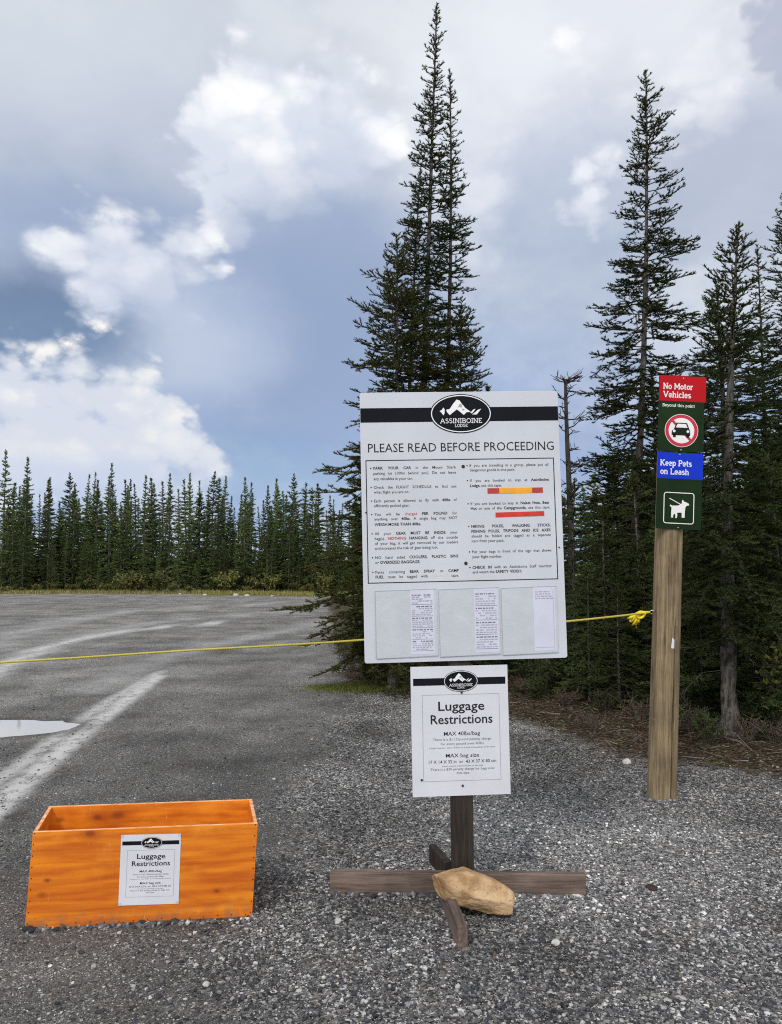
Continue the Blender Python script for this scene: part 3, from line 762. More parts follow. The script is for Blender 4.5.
# the wood goes on behind: dimmer trees further in
rb = random.Random(5)
deep = 0
for Y in (13, 15.5, 18, 21, 25, 30, 36):
    px = 470 + rb.uniform(0, 30)
    while px < 860:
        h = rb.uniform(3.0, 5.2) if Y < 20 else rb.uniform(4, 6.5)
        x = at(px, 500, Y).x
        if not (555 < px < 600 and Y < 30) or h < 3.3:
            tree('spruce_tree', rb.choice(['far_a', 'far_c', 'far_d', 'far_c', 'far_a']), x, Y, min(h, 1.6 + 0.115 * Y if 545 < px < 610 else 9), 'dim spruce deep in the wood behind the signpost, filling gaps between nearer trunks', 'spruce', group='spruces deep in the wood', rng=rb, wide=1.25)
            deep += 1
        px += F / Y * rb.uniform(0.9, 1.9)
# the far side of the lot: rows of spruces
# outline of the tree tops as (column, row)
TOPS = [(-60, 470), (6, 455), (28, 462), (50, 482), (75, 488), (112, 468), (128, 490), (146, 480), (170, 478), (190, 478), (215, 476), (245, 482), (268, 490), (294, 478), (312, 492), (330, 500)]
LBL = {6: 'tallest narrow spruce of the far row, at its open end', 28: 'second tall spruce near the open end of the far row', 112: 'full crowned spruce standing a head above its neighbours in the far row',
       215: 'thin spruce with sharp pale tip in the middle of the far row', 294: 'last tall spruce of the far row before the near clump hides it'}
rf = random.Random(9)
for px, tp in TOPS:
    Y = 41.5 + rf.uniform(-.4, .8)
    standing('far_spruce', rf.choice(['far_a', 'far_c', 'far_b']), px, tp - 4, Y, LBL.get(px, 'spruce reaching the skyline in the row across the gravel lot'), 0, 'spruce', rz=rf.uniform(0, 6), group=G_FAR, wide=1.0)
for row, (Y0, h0, h1, stp) in enumerate([(41, 1.2, 4.4, 9), (43.5, 2.8, 6.2, 10), (46, 3.6, 6.6, 10), (49, 4.6, 7.4, 11), (54, 5.6, 8.2, 12)]):
    px = -75.0
    while px < 480:
        Y = Y0 + rf.uniform(-.6, .6); x = at(px, 560, Y).x
        h = rf.uniform(h0, h1) * (1.0 if px < 240 else 0.93)
        lb = ('front row spruce standing at the gravel edge across the lot', 'spruce in the second rank across the lot, between front row trunks', 'spruce in the third rank across the lot, its tip showing', 'spruce tip showing over the ranks across the lot', 'hindmost spruce tip behind the ranks across the lot')[row]
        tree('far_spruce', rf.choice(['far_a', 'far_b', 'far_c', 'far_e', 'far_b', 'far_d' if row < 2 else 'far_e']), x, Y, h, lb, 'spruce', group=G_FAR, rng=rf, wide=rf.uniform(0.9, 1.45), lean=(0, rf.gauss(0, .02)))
        px += stp * (rf.uniform(0.25, 0.7) if rf.random() < 0.45 else rf.uniform(0.9, 2.1))

# ------------------------------------------------------------------ shrubs, grass, litter
def leaf_shrub(name, seed, H, W, nst, nleaf, size, flat=0.6):
    r = np.random.RandomState(seed); s0, s1, L = [], [], []
    for i in range(nst):
        a = r.rand() * 6.28; sp = W * (0.2 + 0.8 * r.rand()); top = np.array([math.cos(a) * sp, math.sin(a) * sp, H * (0.45 + 0.6 * r.rand())])
        p = np.array([math.cos(a), math.sin(a), 0]) * W * 0.12 * r.rand()
        mid = p * 0.5 + top * 0.5 + np.array([0, 0, 0.12 * H]) + r.randn(3) * 0.05 * W
        s0 += [p, mid]; s1 += [mid, top]
        for _ in range(4):
            u = r.rand(); b = mid * (1 - u) + top * u; e = b + r.randn(3) * 0.16 * W + np.array([0, 0, 0.06]); s0.append(b); s1.append(e)
    s0, s1 = np.array(s0), np.array(s1)
    SV, ST = sticks(s0, s1, np.full(len(s0), 0.004), np.full(len(s0), 0.002))
    i = r.randint(0, len(s0), nleaf); q = r.rand(nleaf, 1) ** 0.7; p = s0[i] * (1 - q) + s1[i] * q + r.randn(nleaf, 3) * 0.03 * W
    d = unit(r.randn(nleaf, 3) + [0, 0, 0.4]); sd = unit(np.cross(d, r.randn(nleaf, 3))); ln = size * (0.6 + 0.8 * r.rand(nleaf, 1))
    V = np.stack([p, p + d * ln * .5 + sd * ln * .28, p + d * ln, p + d * ln * .5 - sd * ln * .28], 1).reshape(-1, 3)
    Q = np.arange(nleaf * 4).reshape(-1, 4); T = np.concatenate([Q[:, [0, 1, 2]], Q[:, [0, 2, 3]]])
    V[:, 2] = np.maximum(V[:, 2], 0.005)
    lf = np_mesh(name + '_leaves', V, T); st = np_mesh(name + '_stems', SV, ST)
    return lf, st
def leaf_mat(name, a, b_):
    def fn(t, b):
        isl = t.node('ShaderNodeNewGeometry').outputs['Random Per Island']; n = t.noise(t.obj(), 5, 3).outputs['Fac']
        oi = t.node('ShaderNodeObjectInfo').outputs['Random']
        c = t.mix(t.step(t.m('ADD', t.m('MULTIPLY', isl, 0.6), t.m('MULTIPLY', n, 0.5)), 0.2, 0.85), a, b_)
        c = t.mix(t.m('MULTIPLY', t.step(oi, 0.5, 1.0), 0.35), c, a)
        return {'Base Color': t.mix(1.0, c, t.v('SCALE', (1, 1, 1), scale=t.lin(oi, 0, 1, 1.25, 0.75)), 'MULTIPLY')}
    return mat(name, fn, rough=0.65, spec=0.15)
LEAF_G = leaf_mat('green_leaves', (.030, .048, .014), (.085, .11, .028))
LEAF_Y = leaf_mat('yellowing_leaves', (.05, .07, .014), (.19, .19, .035))
LEAF_B = leaf_mat('dry_brown_leaves', (.040, .024, .013), (.13, .085, .04))
LEAF_FAR = leaf_mat('willow_leaves', (.050, .062, .020), (.17, .16, .050))
def shrub_kind(key, m, *a):
    lf, st = leaf_shrub(key, *a); lf.materials.append(m); st.materials.append(GREYWOOD); return lf, st
SH = {'green': [shrub_kind('green_shrub_%d' % i, LEAF_G, 40 + i, 0.55, 0.34, 16, 900, 0.045) for i in range(2)],
      'brown': [shrub_kind('dry_shrub_%d' % i, LEAF_B, 50 + i, 0.42, 0.40, 26, 420, 0.032) for i in range(3)],
      'yellow': [shrub_kind('yellow_shrub', LEAF_Y, 60, 1.5, 0.5, 12, 420, 0.06)],
      'far': [shrub_kind('far_shrub_%d' % i, LEAF_FAR, 70 + i, 1.1, 0.8, 16, 1300, 0.14) for i in range(3)]}
def shrub(kind, name, x, y, s, label, group, r=random):
    lf, st = r.choice(SH[kind])
    o = bpy.data.objects.new(name, None); COL.objects.link(o); o.empty_display_size = 0.1
    o.location = (x, y, gz(x, y) - 0.01); o.rotation_euler.z = r.random() * 6.28; o.scale = (s * r.uniform(.85, 1.2), s * r.uniform(.85, 1.2), s * r.uniform(.8, 1.1))
    tag(o, label, 'shrub', group)
    for nm, me in (('foliage', lf), ('stems', st)):
        c = bpy.data.objects.new(nm, me); COL.objects.link(c); c.parent = o
    return o
rs_ = random.Random(14)
def pshrub(kind, name, px, py, s, label, group):
    g = gnd(px, py); return shrub(kind, name, g.x, g.y, s, label, group, rs_)
GB, GG = 'dry brush along the forest edge', 'green shrubs under the spruces'
for px, py, s in [(528, 698, .6), (548, 690, .7), (566, 708, .5), (585, 700, .7), (606, 714, .55), (628, 706, .7), (640, 724, .5), (592, 732, .4), (690, 738, .55), (668, 726, .6), (748, 746, .55), (775, 748, .6), (535, 672, .8), (612, 690, .8)]:
    pshrub('brown', 'dry_shrub', px, py, s, 'low dry brown brush at the shaded forest edge by the signpost', GB)
for px, py, s in [(352, 672, .8), (364, 664, 1.1), (346, 655, .8), (384, 678, .8), (338, 642, .7), (372, 676, .8)]:
    pshrub('brown', 'dry_shrub', px, py, s, 'rusty low brush at the foot of the clump beside the rope', 'rusty brush under the clump')
for px, py, s in [(362, 655, 1.3), (378, 668, 1.4), (395, 662, 1.5), (356, 640, 1.2), (388, 650, 1.8), (420, 668, 1.3), (450, 672, 1.4)]:
    pshrub('green', 'green_shrub', px, py, s, 'green undergrowth at the foot of the spruce clump behind the notice board', 'undergrowth at the foot of the clump')
for px, py, s in [(575, 668, 1.3), (610, 672, 1.5), (640, 668, 1.6), (696, 690, 1.5), (770, 712, 1.6), (760, 680, 2.0), (680, 664, 1.8), (590, 650, 1.7), (625, 650, 1.9), (720, 668, 1.9), (550, 656, 1.5), (655, 645, 2.0), (598, 700, .8), (636, 700, 1.0), (566, 690, .8), (690, 715, .9), (760, 735, .8), (540, 684, .7), (672, 742, .5), (708, 748, .5)]:
    pshrub('green', 'green_shrub', px, py, s, 'leafy green shrub in deep shade under the spruces by the signpost', GG)
pshrub('yellow', 'yellowing_shrub', 782, 738, 0.85, 'tall shrub with yellow green leaves at the picture edge', None)
pshrub('yellow', 'yellowing_shrub', 768, 700, 0.5, 'smaller yellowing shrub just past the bare grey trunk', None)
rs2 = random.Random(17)
px = -70
while px < 335:
    g_y = float(np.interp(at(px, 590, 41).x, [p[0] for p in FARLINE], [p[1] for p in FARLINE]))
    Y = 39.5 + rs2.uniform(-1.5, 1.8); big = rs2.random()
    shrub('far', 'willow_shrub', at(px, 590, Y).x, Y, 0.35 + 0.75 * big ** 3, 'yellow green shrub at the foot of the far spruces', 'low shrubs along the far edge of the lot', rs2)
    px += rs2.uniform(4, 19)

def blades(name, X, Y, H, W, mat_, label, seed):
    r = np.random.RandomState(seed); n = len(X); Z = height(X, Y)
    a = r.rand(n) * 6.28; p = np.stack([X, Y, Z - 0.005], -1); h = H * (0.5 + 0.8 * r.rand(n, 1)); side = np.stack([np.cos(a), np.sin(a), 0 * a], -1) * W / 2
    tip = p + np.concatenate([r.randn(n, 2) * 0.45 * h, h], 1)
    V = np.stack([p - side, p + side, tip], 1).reshape(-1, 3)
    return tag(link(name, np_mesh(name, V, np.arange(n * 3).reshape(-1, 3)), mat_), label, 'grass', kind='stuff')
r = np.random.RandomState(8)
GRASS = leaf_mat('grass_green', (.045, .065, .014), (.15, .16, .035)); GRASS_DRY = leaf_mat('grass_dry', (.15, .15, .04), (.38, .34, .12))
c0 = gnd(372, 688)
blades('moss_grass', c0.x - 0.05 + r.randn(9000) * 0.36, c0.y - 0.02 + r.randn(9000) * 0.15, 0.04, 0.008, GRASS, 'patch of short mossy grass at the foot of the clump, under the board corner', 1)
X = r.rand(30000) * 60 - 42
Yb = np.interp(X, [p[0] for p in FARLINE], [p[1] for p in FARLINE]) + np.abs(r.randn(30000)) * 2.0 - 0.2
blades('verge_grass', X, Yb, 0.16, 0.03, GRASS_DRY, 'strip of yellowing grass between the gravel lot and the far spruces', 2)
# twigs and needles fallen along the forest edge
n = 9000
X = r.rand(n * 6) * 7 - 0.6; Y = 5 + r.rand(n * 6) * 7; k = forest_sd(X, Y); ok = (k > -0.05 + 0.3 * r.randn(n * 6) ** 2 * -0.15) & (k < 3.5)
X, Y = X[ok][:n], Y[ok][:n]; n = len(X)
P0 = np.stack([X, Y, height(X, Y) + 0.004 + 0.012 * r.rand(n)], -1); a = r.rand(n) * 6.28; ln = 0.03 + 0.22 * r.rand(n) ** 3
P1 = P0 + np.stack([np.cos(a) * ln, np.sin(a) * ln, 0.02 * r.randn(n) * ln / 0.1], -1)
LV, LT = sticks(P0, P1, 0.002 + 0.004 * r.rand(n), np.full(n, 0.0015))
def litter_fn(t, b):
    isl = t.node('ShaderNodeNewGeometry').outputs['Random Per Island']
    return {'Base Color': t.ramp(isl, [(0, (.02, .015, .01)), (.5, (.07, .045, .028)), (.85, (.13, .09, .06)), (1, (.26, .23, .19))])}
tag(link('fallen_twigs', np_mesh('fallen_twigs', LV, LT), mat('forest_litter', litter_fn, rough=0.9)), 'fallen twigs and bark littering the ground under the spruces', 'forest litter', kind='stuff')

# dead snag beside the board
SNAGWOOD = plain('dark_dead_wood', (.045, .038, .032), 0.9, 0.35, 14)
def snag():
    g = at(570, 640, 10.6); x, y = g.x, 10.6
    top = at(563, 384, 10.6).z
    o = empty('dead_tree', (x, y, gz(x, y)), 'thin bare dead tree with forked twiggy top, just past the notice board edge', 'dead tree')
    rr = random.Random(4); mb = MB(); pts = [(0.10 * math.sin(z * 1.1) * 0.3 + 0.006 * z, 0, z) for z in np.linspace(-0.1, top, 14)]
    mb.tube(pts, [0.070 - 0.048 * i / 13 for i in range(14)], 7)
    mb.build('trunk', SNAGWOOD, o, smooth=True)
    tw = MB()
    for i in range(48):
        z = top - 0.02 - (rr.random() ** 2.2) * 2.2; a = rr.random() * 6.28; L = rr.uniform(.08, .26)
        b = Vector((0.03 * math.sin(z * 1.1) + 0.006 * z, 0, z)); e = b + Vector((math.cos(a), math.sin(a), rr.uniform(-.1, .7))) * L
        tw.tube([b, (b + e) / 2 + Vector((0, 0, rr.uniform(-.03, .02))), e], [0.012, 0.009, 0.005], 4)
        for _ in range(3): tw.tube([b.lerp(e, rr.uniform(.4, .9)), e + Vector((rr.uniform(-.1, .1), rr.uniform(-.1, .1), rr.uniform(-.02, .1)))], [0.007, 0.003], 3)
    tw.build('branches', SNAGWOOD, o)
snag()
# ------------------------------------------------------------------ lettering
_cv = bpy.data.curves.new('lettering', 'FONT'); _to = bpy.data.objects.new('lettering', _cv); COL.objects.link(_to)
_cv.resolution_u = 2; _cache = {}
def glyphs(s, bold=0.0):
    """vertices, faces, width of a string in the built-in face at size 1"""
    k = (s, bold)
    if k not in _cache:
        _cv.body = s; _cv.size = 1.0; _cv.offset = bold
        dg = bpy.context.evaluated_depsgraph_get(); dg.update()
        ev = _to.evaluated_get(dg); me = ev.to_mesh()
        v = [(q.co.x, q.co.y) for q in me.vertices]; f = [tuple(p.vertices) for p in me.polygons]
        ev.to_mesh_clear()
        xs = [q[0] for q in v] or [0]
        _cache[k] = (v, f, min(xs), max(xs))
    return _cache[k]
CAP = 0.70
def put_text(mb, s, x, z, cap, y, mi=0, bold=0.0, width=None, align='L', sx=1.0):
    """text with its baseline at z; cap = height of capitals; width fits it"""
    v, f, a, b = glyphs(s, bold); k = cap / CAP; kx = k * sx
    if width: kx = width / (b - a)
    w = (b - a) * kx; x0 = x if align == 'L' else (x - w / 2 if align == 'C' else x - w)
    mb.add([(x0 + (p[0] - a) * kx, y, z + p[1] * k) for p in v], f, mi)
    return w
def put_line(mb, words, x0, x1, z, cap, y, justify=True):
    """words = list of (text, bold, material); spread from x0 to x1"""
    k = cap / CAP; ws = [(glyphs(w, b)[3] - glyphs(w, b)[2]) * k for w, b, m in words]
    sp = 0.30 * k; tot = sum(ws) + sp * (len(ws) - 1); kx = 1.0
    if justify and len(ws) > 1:
        sp = (x1 - x0 - sum(ws)) / (len(ws) - 1)
        if sp < 0.22 * k: kx = (x1 - x0) / (sum(ws) + 0.26 * k * (len(ws) - 1)); sp = 0.26 * k * kx
    elif tot > x1 - x0: kx = (x1 - x0) / tot; sp *= kx
    x = x0
    for (w, b, m), wd in zip(words, ws):
        put_text(mb, w, x, z, cap, y, m, b, width=wd * kx) if wd > 0 else None
        x += wd * kx + sp
# a slab-serif face drawn as strokes on a unit cap height (lower case x-height 0.68)
X_ = 0.68
def arc(cx, cy, rx, ry, a0, a1, n=12): return [(cx + rx * math.cos(math.radians(a0 + (a1 - a0) * i / n)), cy + ry * math.sin(math.radians(a0 + (a1 - a0) * i / n))) for i in range(n + 1)]
def sf(x, y, w=0.26): return [(x - w / 2, y), (x + w / 2, y)]
SLAB = {
 'N': (0.86, [[(.16, 0), (.16, 1)], [(.16, 1), (.70, 0)], [(.70, 0), (.70, 1)], sf(.16, .04), sf(.12, .96, .2), sf(.70, .96)]),
 'M': (1.02, [[(.16, 0), (.16, 1)], [(.16, 1), (.51, .25)], [(.51, .25), (.86, 1)], [(.86, 0), (.86, 1)], sf(.16, .04), sf(.86, .04), sf(.12, .96, .18), sf(.9, .96, .18)]),
 'V': (0.86, [[(.12, 1), (.43, 0)], [(.43, 0), (.74, 1)], sf(.12, .96, .24), sf(.74, .96, .24)]),
 'B': (0.74, [[(.16, 0), (.16, 1)], [(.05, .96), (.38, .96)] + arc(.38, .74, .2, .22, 90, -90)[1:] + [(.16, .52)], [(.38, .52)] + arc(.40, .28, .24, .25, 90, -90) + [(.05, .04)]]),
 'K': (0.82, [[(.16, 0), (.16, 1)], [(.66, 1), (.16, .42)], [(.32, .58), (.70, 0)], sf(.16, .04), sf(.16, .96), sf(.66, .96, .22), sf(.70, .04, .22)]),
 'P': (0.72, [[(.16, 0), (.16, 1)], [(.05, .96), (.38, .96)] + arc(.38, .70, .24, .26, 90, -90)[1:] + [(.16, .44)], sf(.16, .04, .30)]),
 'L': (0.68, [[(.16, 0), (.16, 1)], [(.05, .04), (.60, .04), (.60, .22)], sf(.16, .96)]),
 'A': (0.86, [[(.10, 0), (.43, 1)], [(.43, 1), (.76, 0)], [(.22, .36), (.64, .36)], sf(.10, .04, .24), sf(.76, .04, .24)]),
 'S': (0.64, [arc(.32, .74, .20, .22, 30, 270) + arc(.32, .27, .23, .24, 90, -150)[1:]]),
 'I': (0.36, [[(.18, 0), (.18, 1)], sf(.18, .04), sf(.18, .96)]),
 'O': (0.84, [arc(.42, .5, .33, .46, 0, 360, 20)]),
 'E': (0.68, [[(.16, 0), (.16, 1)], [(.05, .96), (.58, .96), (.58, .80)], [(.16, .52), (.46, .52)], [(.05, .04), (.60, .04), (.60, .20)]]),
 'D': (0.82, [[(.16, 0), (.16, 1)], [(.05, .96), (.36, .96)] + arc(.36, .5, .36, .46, 90, -90)[1:] + [(.05, .04)]]),
 'G': (0.84, [arc(.44, .5, .34, .46, 40, 330, 16) + [(.74, .42)], sf(.66, .44, .28)]),
 'o': (0.62, [arc(.31, X_/2, .22, .30, 0, 360, 16)]),
 'e': (0.60, [[(.10, .36), (.50, .36)] + arc(.31, X_/2, .21, .30, 4, 320, 14)]),
 't': (0.44, [[(.18, .95), (.18, .14)] + arc(.28, .14, .10, .11, 180, 320, 6), [(.02, .64), (.38, .64)]]),
 'r': (0.50, [[(.14, 0), (.14, X_)], arc(.32, .44, .18, .21, 180, 50, 6), sf(.14, .04, .26), sf(.09, .64, .12)]),
 'h': (0.66, [[(.13, 0), (.13, 1)], arc(.31, .44, .19, .21, 180, 0, 8) + [(.50, 0)], sf(.13, .04, .22), sf(.50, .04, .22), sf(.08, .96, .12)]),
 'i': (0.32, [[(.16, 0), (.16, X_)], [(.16, .86), (.16, 1.0)], sf(.16, .04, .28), sf(.11, .64, .12)]),
 'c': (0.56, [arc(.31, X_/2, .22, .30, 45, 315, 14)]),
 'l': (0.32, [[(.16, 0), (.16, 1)], sf(.16, .04, .28), sf(.11, .96, .12)]),
 's': (0.52, [arc(.26, .49, .15, .15, 30, 270, 8) + arc(.26, .19, .17, .15, 90, -150, 8)[1:]]),
 'y': (0.62, [[(.10, X_), (.32, .04)], [(.54, X_), (.26, -.20), (.12, -.24)], sf(.10, .64, .2), sf(.54, .64, .2)]),
 'n': (0.66, [[(.13, 0), (.13, X_)], arc(.31, .44, .19, .21, 180, 0, 8) + [(.50, 0)], sf(.13, .04, .22), sf(.50, .04, .22), sf(.08, .64, .12)]),
 'd': (0.66, [arc(.29, X_/2, .20, .30, 0, 360, 14), [(.50, 0), (.50, 1)], sf(.45, .96, .12), sf(.54, .04, .12)]),
 'p': (0.66, [arc(.33, X_/2, .20, .30, 0, 360, 14), [(.13, -.28), (.13, X_)], sf(.13, -.25, .24), sf(.09, .64, .12)]),
 'a': (0.58, [arc(.26, .47, .19, .17, 140, 0, 6) + [(.45, .10), (.52, .04)], arc(.27, .20, .18, .16, 0, 360, 12)]),
 ' ': (0.34, []),
}
def slab(mb, s, x, z, cap, y, mi=0, w=0.15, width=None, align='L'):
    tot = sum(SLAB[c][0] for c in s); kx = cap if not width else width / tot
    x = x - tot * kx / 2 if align == 'C' else x
    j = 0
    for c in s:
        adv, st = SLAB[c]
        for line in st:
            j += 1
            mb.strip([(x + p[0] * kx, z + p[1] * cap) for p in line], w * cap, y - 0.00002 * (j % 7), mi)
        x += adv * kx
INK = plain('printed_ink', (.022, .022, .026), 0.6, 0.1, spec=0.1)
INK_SOFT = plain('faded_ink', (.16, .16, .18), 0.6, 0.1)
INK_RED = plain('red_ink', (.42, .03, .035), 0.5, 0.1)
INK_GREY = plain('grey_table_ink', (.36, .36, .41), 0.6, 0.1)
INK_OLIVE = plain('faded_orange_ink', (.62, .58, .50), 0.6, 0.1)
WHITE_INK = plain('white_ink', (.80, .80, .80), 0.5, 0.05)
BLACK_BAND = plain('black_band_ink', (.008, .009, .013), 0.6, 0.15, spec=0.08)
PEAK_GREY = plain('grey_peak_ink', (.30, .30, .32), 0.5, 0.1)
def emblem(parent, cx, cz, rx, rz, y):
    """black oval, white rule, white peaks and the lodge's lettering"""
    mb = MB()
    mb.disc(cx, cz, rx, rz, y - .0005, 0)
    mb.ring(cx, cz, rx * .965, rz * .95, rx * .03, y - .0009, 1)
    q = lambda pts: [(cx + a * rx, cz + b * rz) for a, b in pts]
    mb.face(q([(-.13, .72), (-.25, .50), (-.36, .24), (-.48, .20), (-.44, .06), (-.36, -.07), (-.22, .11), (-.13, .22), (-.04, .11), (.09, -.07), (.18, .07), (.32, .08), (.15, .28), (.04, .49), (-.03, .67)]), y - .0009, 1)
    mb.face(q([(-.69, .14), (-.62, .04), (-.57, -.08), (-.53, .02), (-.52, .22), (-.57, .32), (-.61, .20)]), y - .0009, 1)
    mb.face(q([(.36, -.05), (.51, -.05), (.66, .24), (.54, .18), (.46, .06)]), y - .0009, 1)
    mb.face(q([(.30, .03), (.36, .01), (.44, .15), (.47, .24), (.40, .20)]), y - .0009, 1)
    mb.face(q([(-.11, .30), (-.03, .50), (.05, .46), (.01, .40), (.06, .34), (.0, .30), (-.03, .36)]), y - .0013, 2)
    mb.face(q([(.06, .26), (.12, .22), (.10, .14), (.03, .20)]), y - .0013, 2)
    slab(mb, 'ASSINIBOINE', cx, cz - rz * .48, rz * .235, y - .0010, 1, 0.13, rx * 1.36, 'C')
    slab(mb, 'LODGE', cx, cz - rz * .68, rz * .15, y - .0010, 1, 0.13, rx * .42, 'C')
    return mb.build('emblem', [BLACK_BAND, WHITE_INK, PEAK_GREY], parent)
# ------------------------------------------------------------------ the notice board
COROPLAST = plain('white_plastic_board', (.535, .56, .615), 0.38, 0.06, 3.0, 0.4)
PAPER = plain('white_paper', (.60, .615, .665), 0.55, 0.05, 5.0)
SHEET = plain('lavender_paper', (.57, .58, .70), 0.6, 0.06, 5.0)
SLEEVE = plain('clear_plastic_sleeve', (.50, .53, .57), 0.18, 0.05, 9.0, 0.5, bump=0.25)
POSTWOOD = wood('dark_weathered_post', (.016, .013, .011), (.052, .040, .032), 2, 30, crack=0.6)
BEAMX = wood('weathered_red_brown_plank', (.065, .047, .038), (.20, .148, .122), 0, 26, crack=0.5)
SCREW = plain('black_screw', (.02, .02, .022), 0.4)
STEEL = mat('steel', color=(.45, .45, .44), rough=0.35, Metallic=1.0)
def screws(parent, pts, y, rad=0.008, m=None, name='screw'):
    for x, z in pts:
        mb = MB(); n = 10
        ringv = [(x + rad * math.cos(2*PI*i/n), y, z + rad * math.sin(2*PI*i/n)) for i in range(n)]
        inner = [(x + rad * .7 * math.cos(2*PI*i/n), y - 0.004, z + rad * .7 * math.sin(2*PI*i/n)) for i in range(n)]
        mb.add(ringv + inner, [(i, (i+1) % n, n + (i+1) % n, n + i) for i in range(n)] + [[n + i for i in range(n)]])
        mb.build(name, m or SCREW, parent, smooth=False)
def rounded(x0, x1, z0, z1, r, n=5):
    out = []
    for cx, cz, a in ((x1-r, z0+r, -90), (x1-r, z1-r, 0), (x0+r, z1-r, 90), (x0+r, z0+r, 180)):
        out += [(cx + r*math.cos(math.radians(a + 90*i/n)), cz + r*math.sin(math.radians(a + 90*i/n))) for i in range(n+1)]
    return out
def slab_plate(mb, pts, y0, y1, mi=0):
    n = len(pts); vs = [(p[0], y0, p[1]) for p in pts] + [(p[0], y1, p[1]) for p in pts]
    mb.add(vs, [list(range(n)), [n + i for i in range(n)][::-1]] + [(i, n+i, n+(i+1) % n, (i+1) % n) for i in range(n)], mi)

BY = 3.64                                   # depth of the board
bc = at(463.0, 524.6, BY); K = 1.0 / (F / BY)       # metres per picture pixel at the board
gp = gnd(458, 868)
stand = empty('notice_board', (bc.x, BY, 0), 'big white lodge notice board on a dark wooden post with cross-shaped plank feet', 'notice board', (0, 0, R_(3.0)))
ROLL = R_(-1.25)                            # the whole stand tips a little
board = bpy.data.objects.new('board', None)
bw, bh = 202.0 * K, 269.5 * K
bmb = MB(); slab_plate(bmb, rounded(-bw/2, bw/2, -bh/2, bh/2, 0.012), 0.0, 0.010)
board = bmb.build('board', COROPLAST, stand, bevel=0.001, seg=1)
board.location = (0, 0, bc.z); board.rotation_euler = (0, ROLL, 0)
def bu(x, y): return ((x - (460.5 + 5.0 * (y - 391) / 270.0) - 101) * K, (526.3 - y - (x - 463) * 0.0185) * K + 0.0)
def bz(y): return (526.3 - y) * K
def bx(x, y): return (x - (460.5 + 5.0 * (y - 391) / 270.0)) * K
sm = MB(); sm.rect(-bw/2 + .002, bw/2 - .002, bz(422.0), bz(407.5), -0.0006)
sm.build('header_stripe', BLACK_BAND, board)
emblem(board, bx(462, 414), bz(414), 31.5*K, 20*K, -0.0012)
tb = MB(); put_text(tb, 'PLEASE READ BEFORE PROCEEDING', bx(462.3, 450), bz(452.2), 8.9*K, -0.0007, 0, 0.0, width=188.5*K, align='C')
tb.build('heading', INK, board)
fr = MB(); fr.strip([(bx(367, 520), bz(582.5)), (bx(557, 520), bz(582.5)), (bx(557, 520), bz(460.5)), (bx(367, 520), bz(460.5))], 0.9*K, -0.0007, 0, True)
fr.build('text_border', INK, board)
N_, B_ = 0.0, 0.022
def W(s):
    """*bold*, ~red~, ^faded^ words; an underscore joins words"""
    out = []
    for w in s.split(' '):
        b, m = 0.004, 0
        if w[0] == '~': w = w[1:]; m = 1
        elif w[0] == '^': w = w[1:]; m = 2
        if w[0] == '*': w = w[1:]; b = B_
        out.append((w.replace('_', ' '), b, m))
    return out
LEFT = [
 (0, [(470.5, '*PARK *YOUR *CAR in the Mount Shark', 1), (475.8, 'parking lot (100m behind you). Do not leave', 1), (481.2, 'any valuables in your car.', 0)]),
 (0, [(489.8, 'Check the FLIGHT SCHEDULE to find out', 1), (494.6, 'what flight you are on.', 0)]),
 (0, [(503.4, 'Each person is allowed to fly with *40lbs of', 1), (508.2, 'efficiently packed gear.', 0)]),
 (0, [(516.8, 'You will be ~charged *PER *POUND for', 1), (521.5, 'anything over *40lbs. A single bag may NOT', 1), (527.0, '*WEIGH *MORE *THAN *40lbs.', 0)]),
 (0, [(536.0, 'All your *GEAR *MUST *BE *INSIDE your', 1), (541.0, 'bag(s). ~*NOTHING *HANGING off the outside', 1), (545.8, 'of your bag, it will get removed by our loaders', 1), (550.6, 'and increases the risk of gear being lost.', 0)]),
 (0, [(559.8, 'NO hard sided *COOLERS, *PLASTIC *BINS', 1), (564.6, 'or *OVERSIZED *BAGGAGE.', 0)]),
 (0, [(574.2, 'Packs containing *BEAR *SPRAY or *CAMP', 1), (579.0, '*FUEL must be tagged with ^ORANGE tape.', 1)]),
]
RIGHT = [
 (0, [(469.2, 'If you are travelling in a group, please put all', 1), (473.8, 'dangerous goods in one pack.', 0)]),
 (0, [(484.5, 'If you are booked to stay at *Assiniboine', 1), (489.6, '*Lodge, use this tape:', 0)]),
 (0, [(507.8, 'If you are booked to stay at *Naiset *Huts, *Bear', 1), (512.6, '*Hut or one of the *Campgrounds, use this tape:', 1)]),
 (0, [(530.6, '*HIKING *POLES, *WALKING *STICKS,', 1), (535.6, '*FISHING *POLES, *TRIPODS *AND *ICE *AXES', 1), (540.4, 'should be folded and tagged as a separate', 1), (545.2, 'item from your pack.', 0)]),
 (0, [(556.0, 'Put your bags in front of the sign that shows', 1), (561.0, 'your flight number.', 0)]),
 (0, [(571.6, '*CHECK *IN with an Assiniboine Staff member', 1), (576.2, 'and watch the *SAFETY *VIDEO.', 0)]),
]
for blocks, xa, xb in ((LEFT, 374.3, 457.3), (RIGHT, 471.2, 551.5)):
    for _, lines in blocks:
        mb = MB()
        for i, (yy, s, j) in enumerate(lines):
            put_line(mb, W(s), bx(xa, 520), bx(xb, 520), bz(yy - 1.0), 2.75*K, -0.0007, bool(j))
            if i == 0: mb.disc(bx(xa - 2.6, 520), bz(yy - 2.3), .7*K, .7*K, -0.0007, 0, 8)
        mb.build('instruction_paragraph', [INK, INK_RED, INK_OLIVE], board)
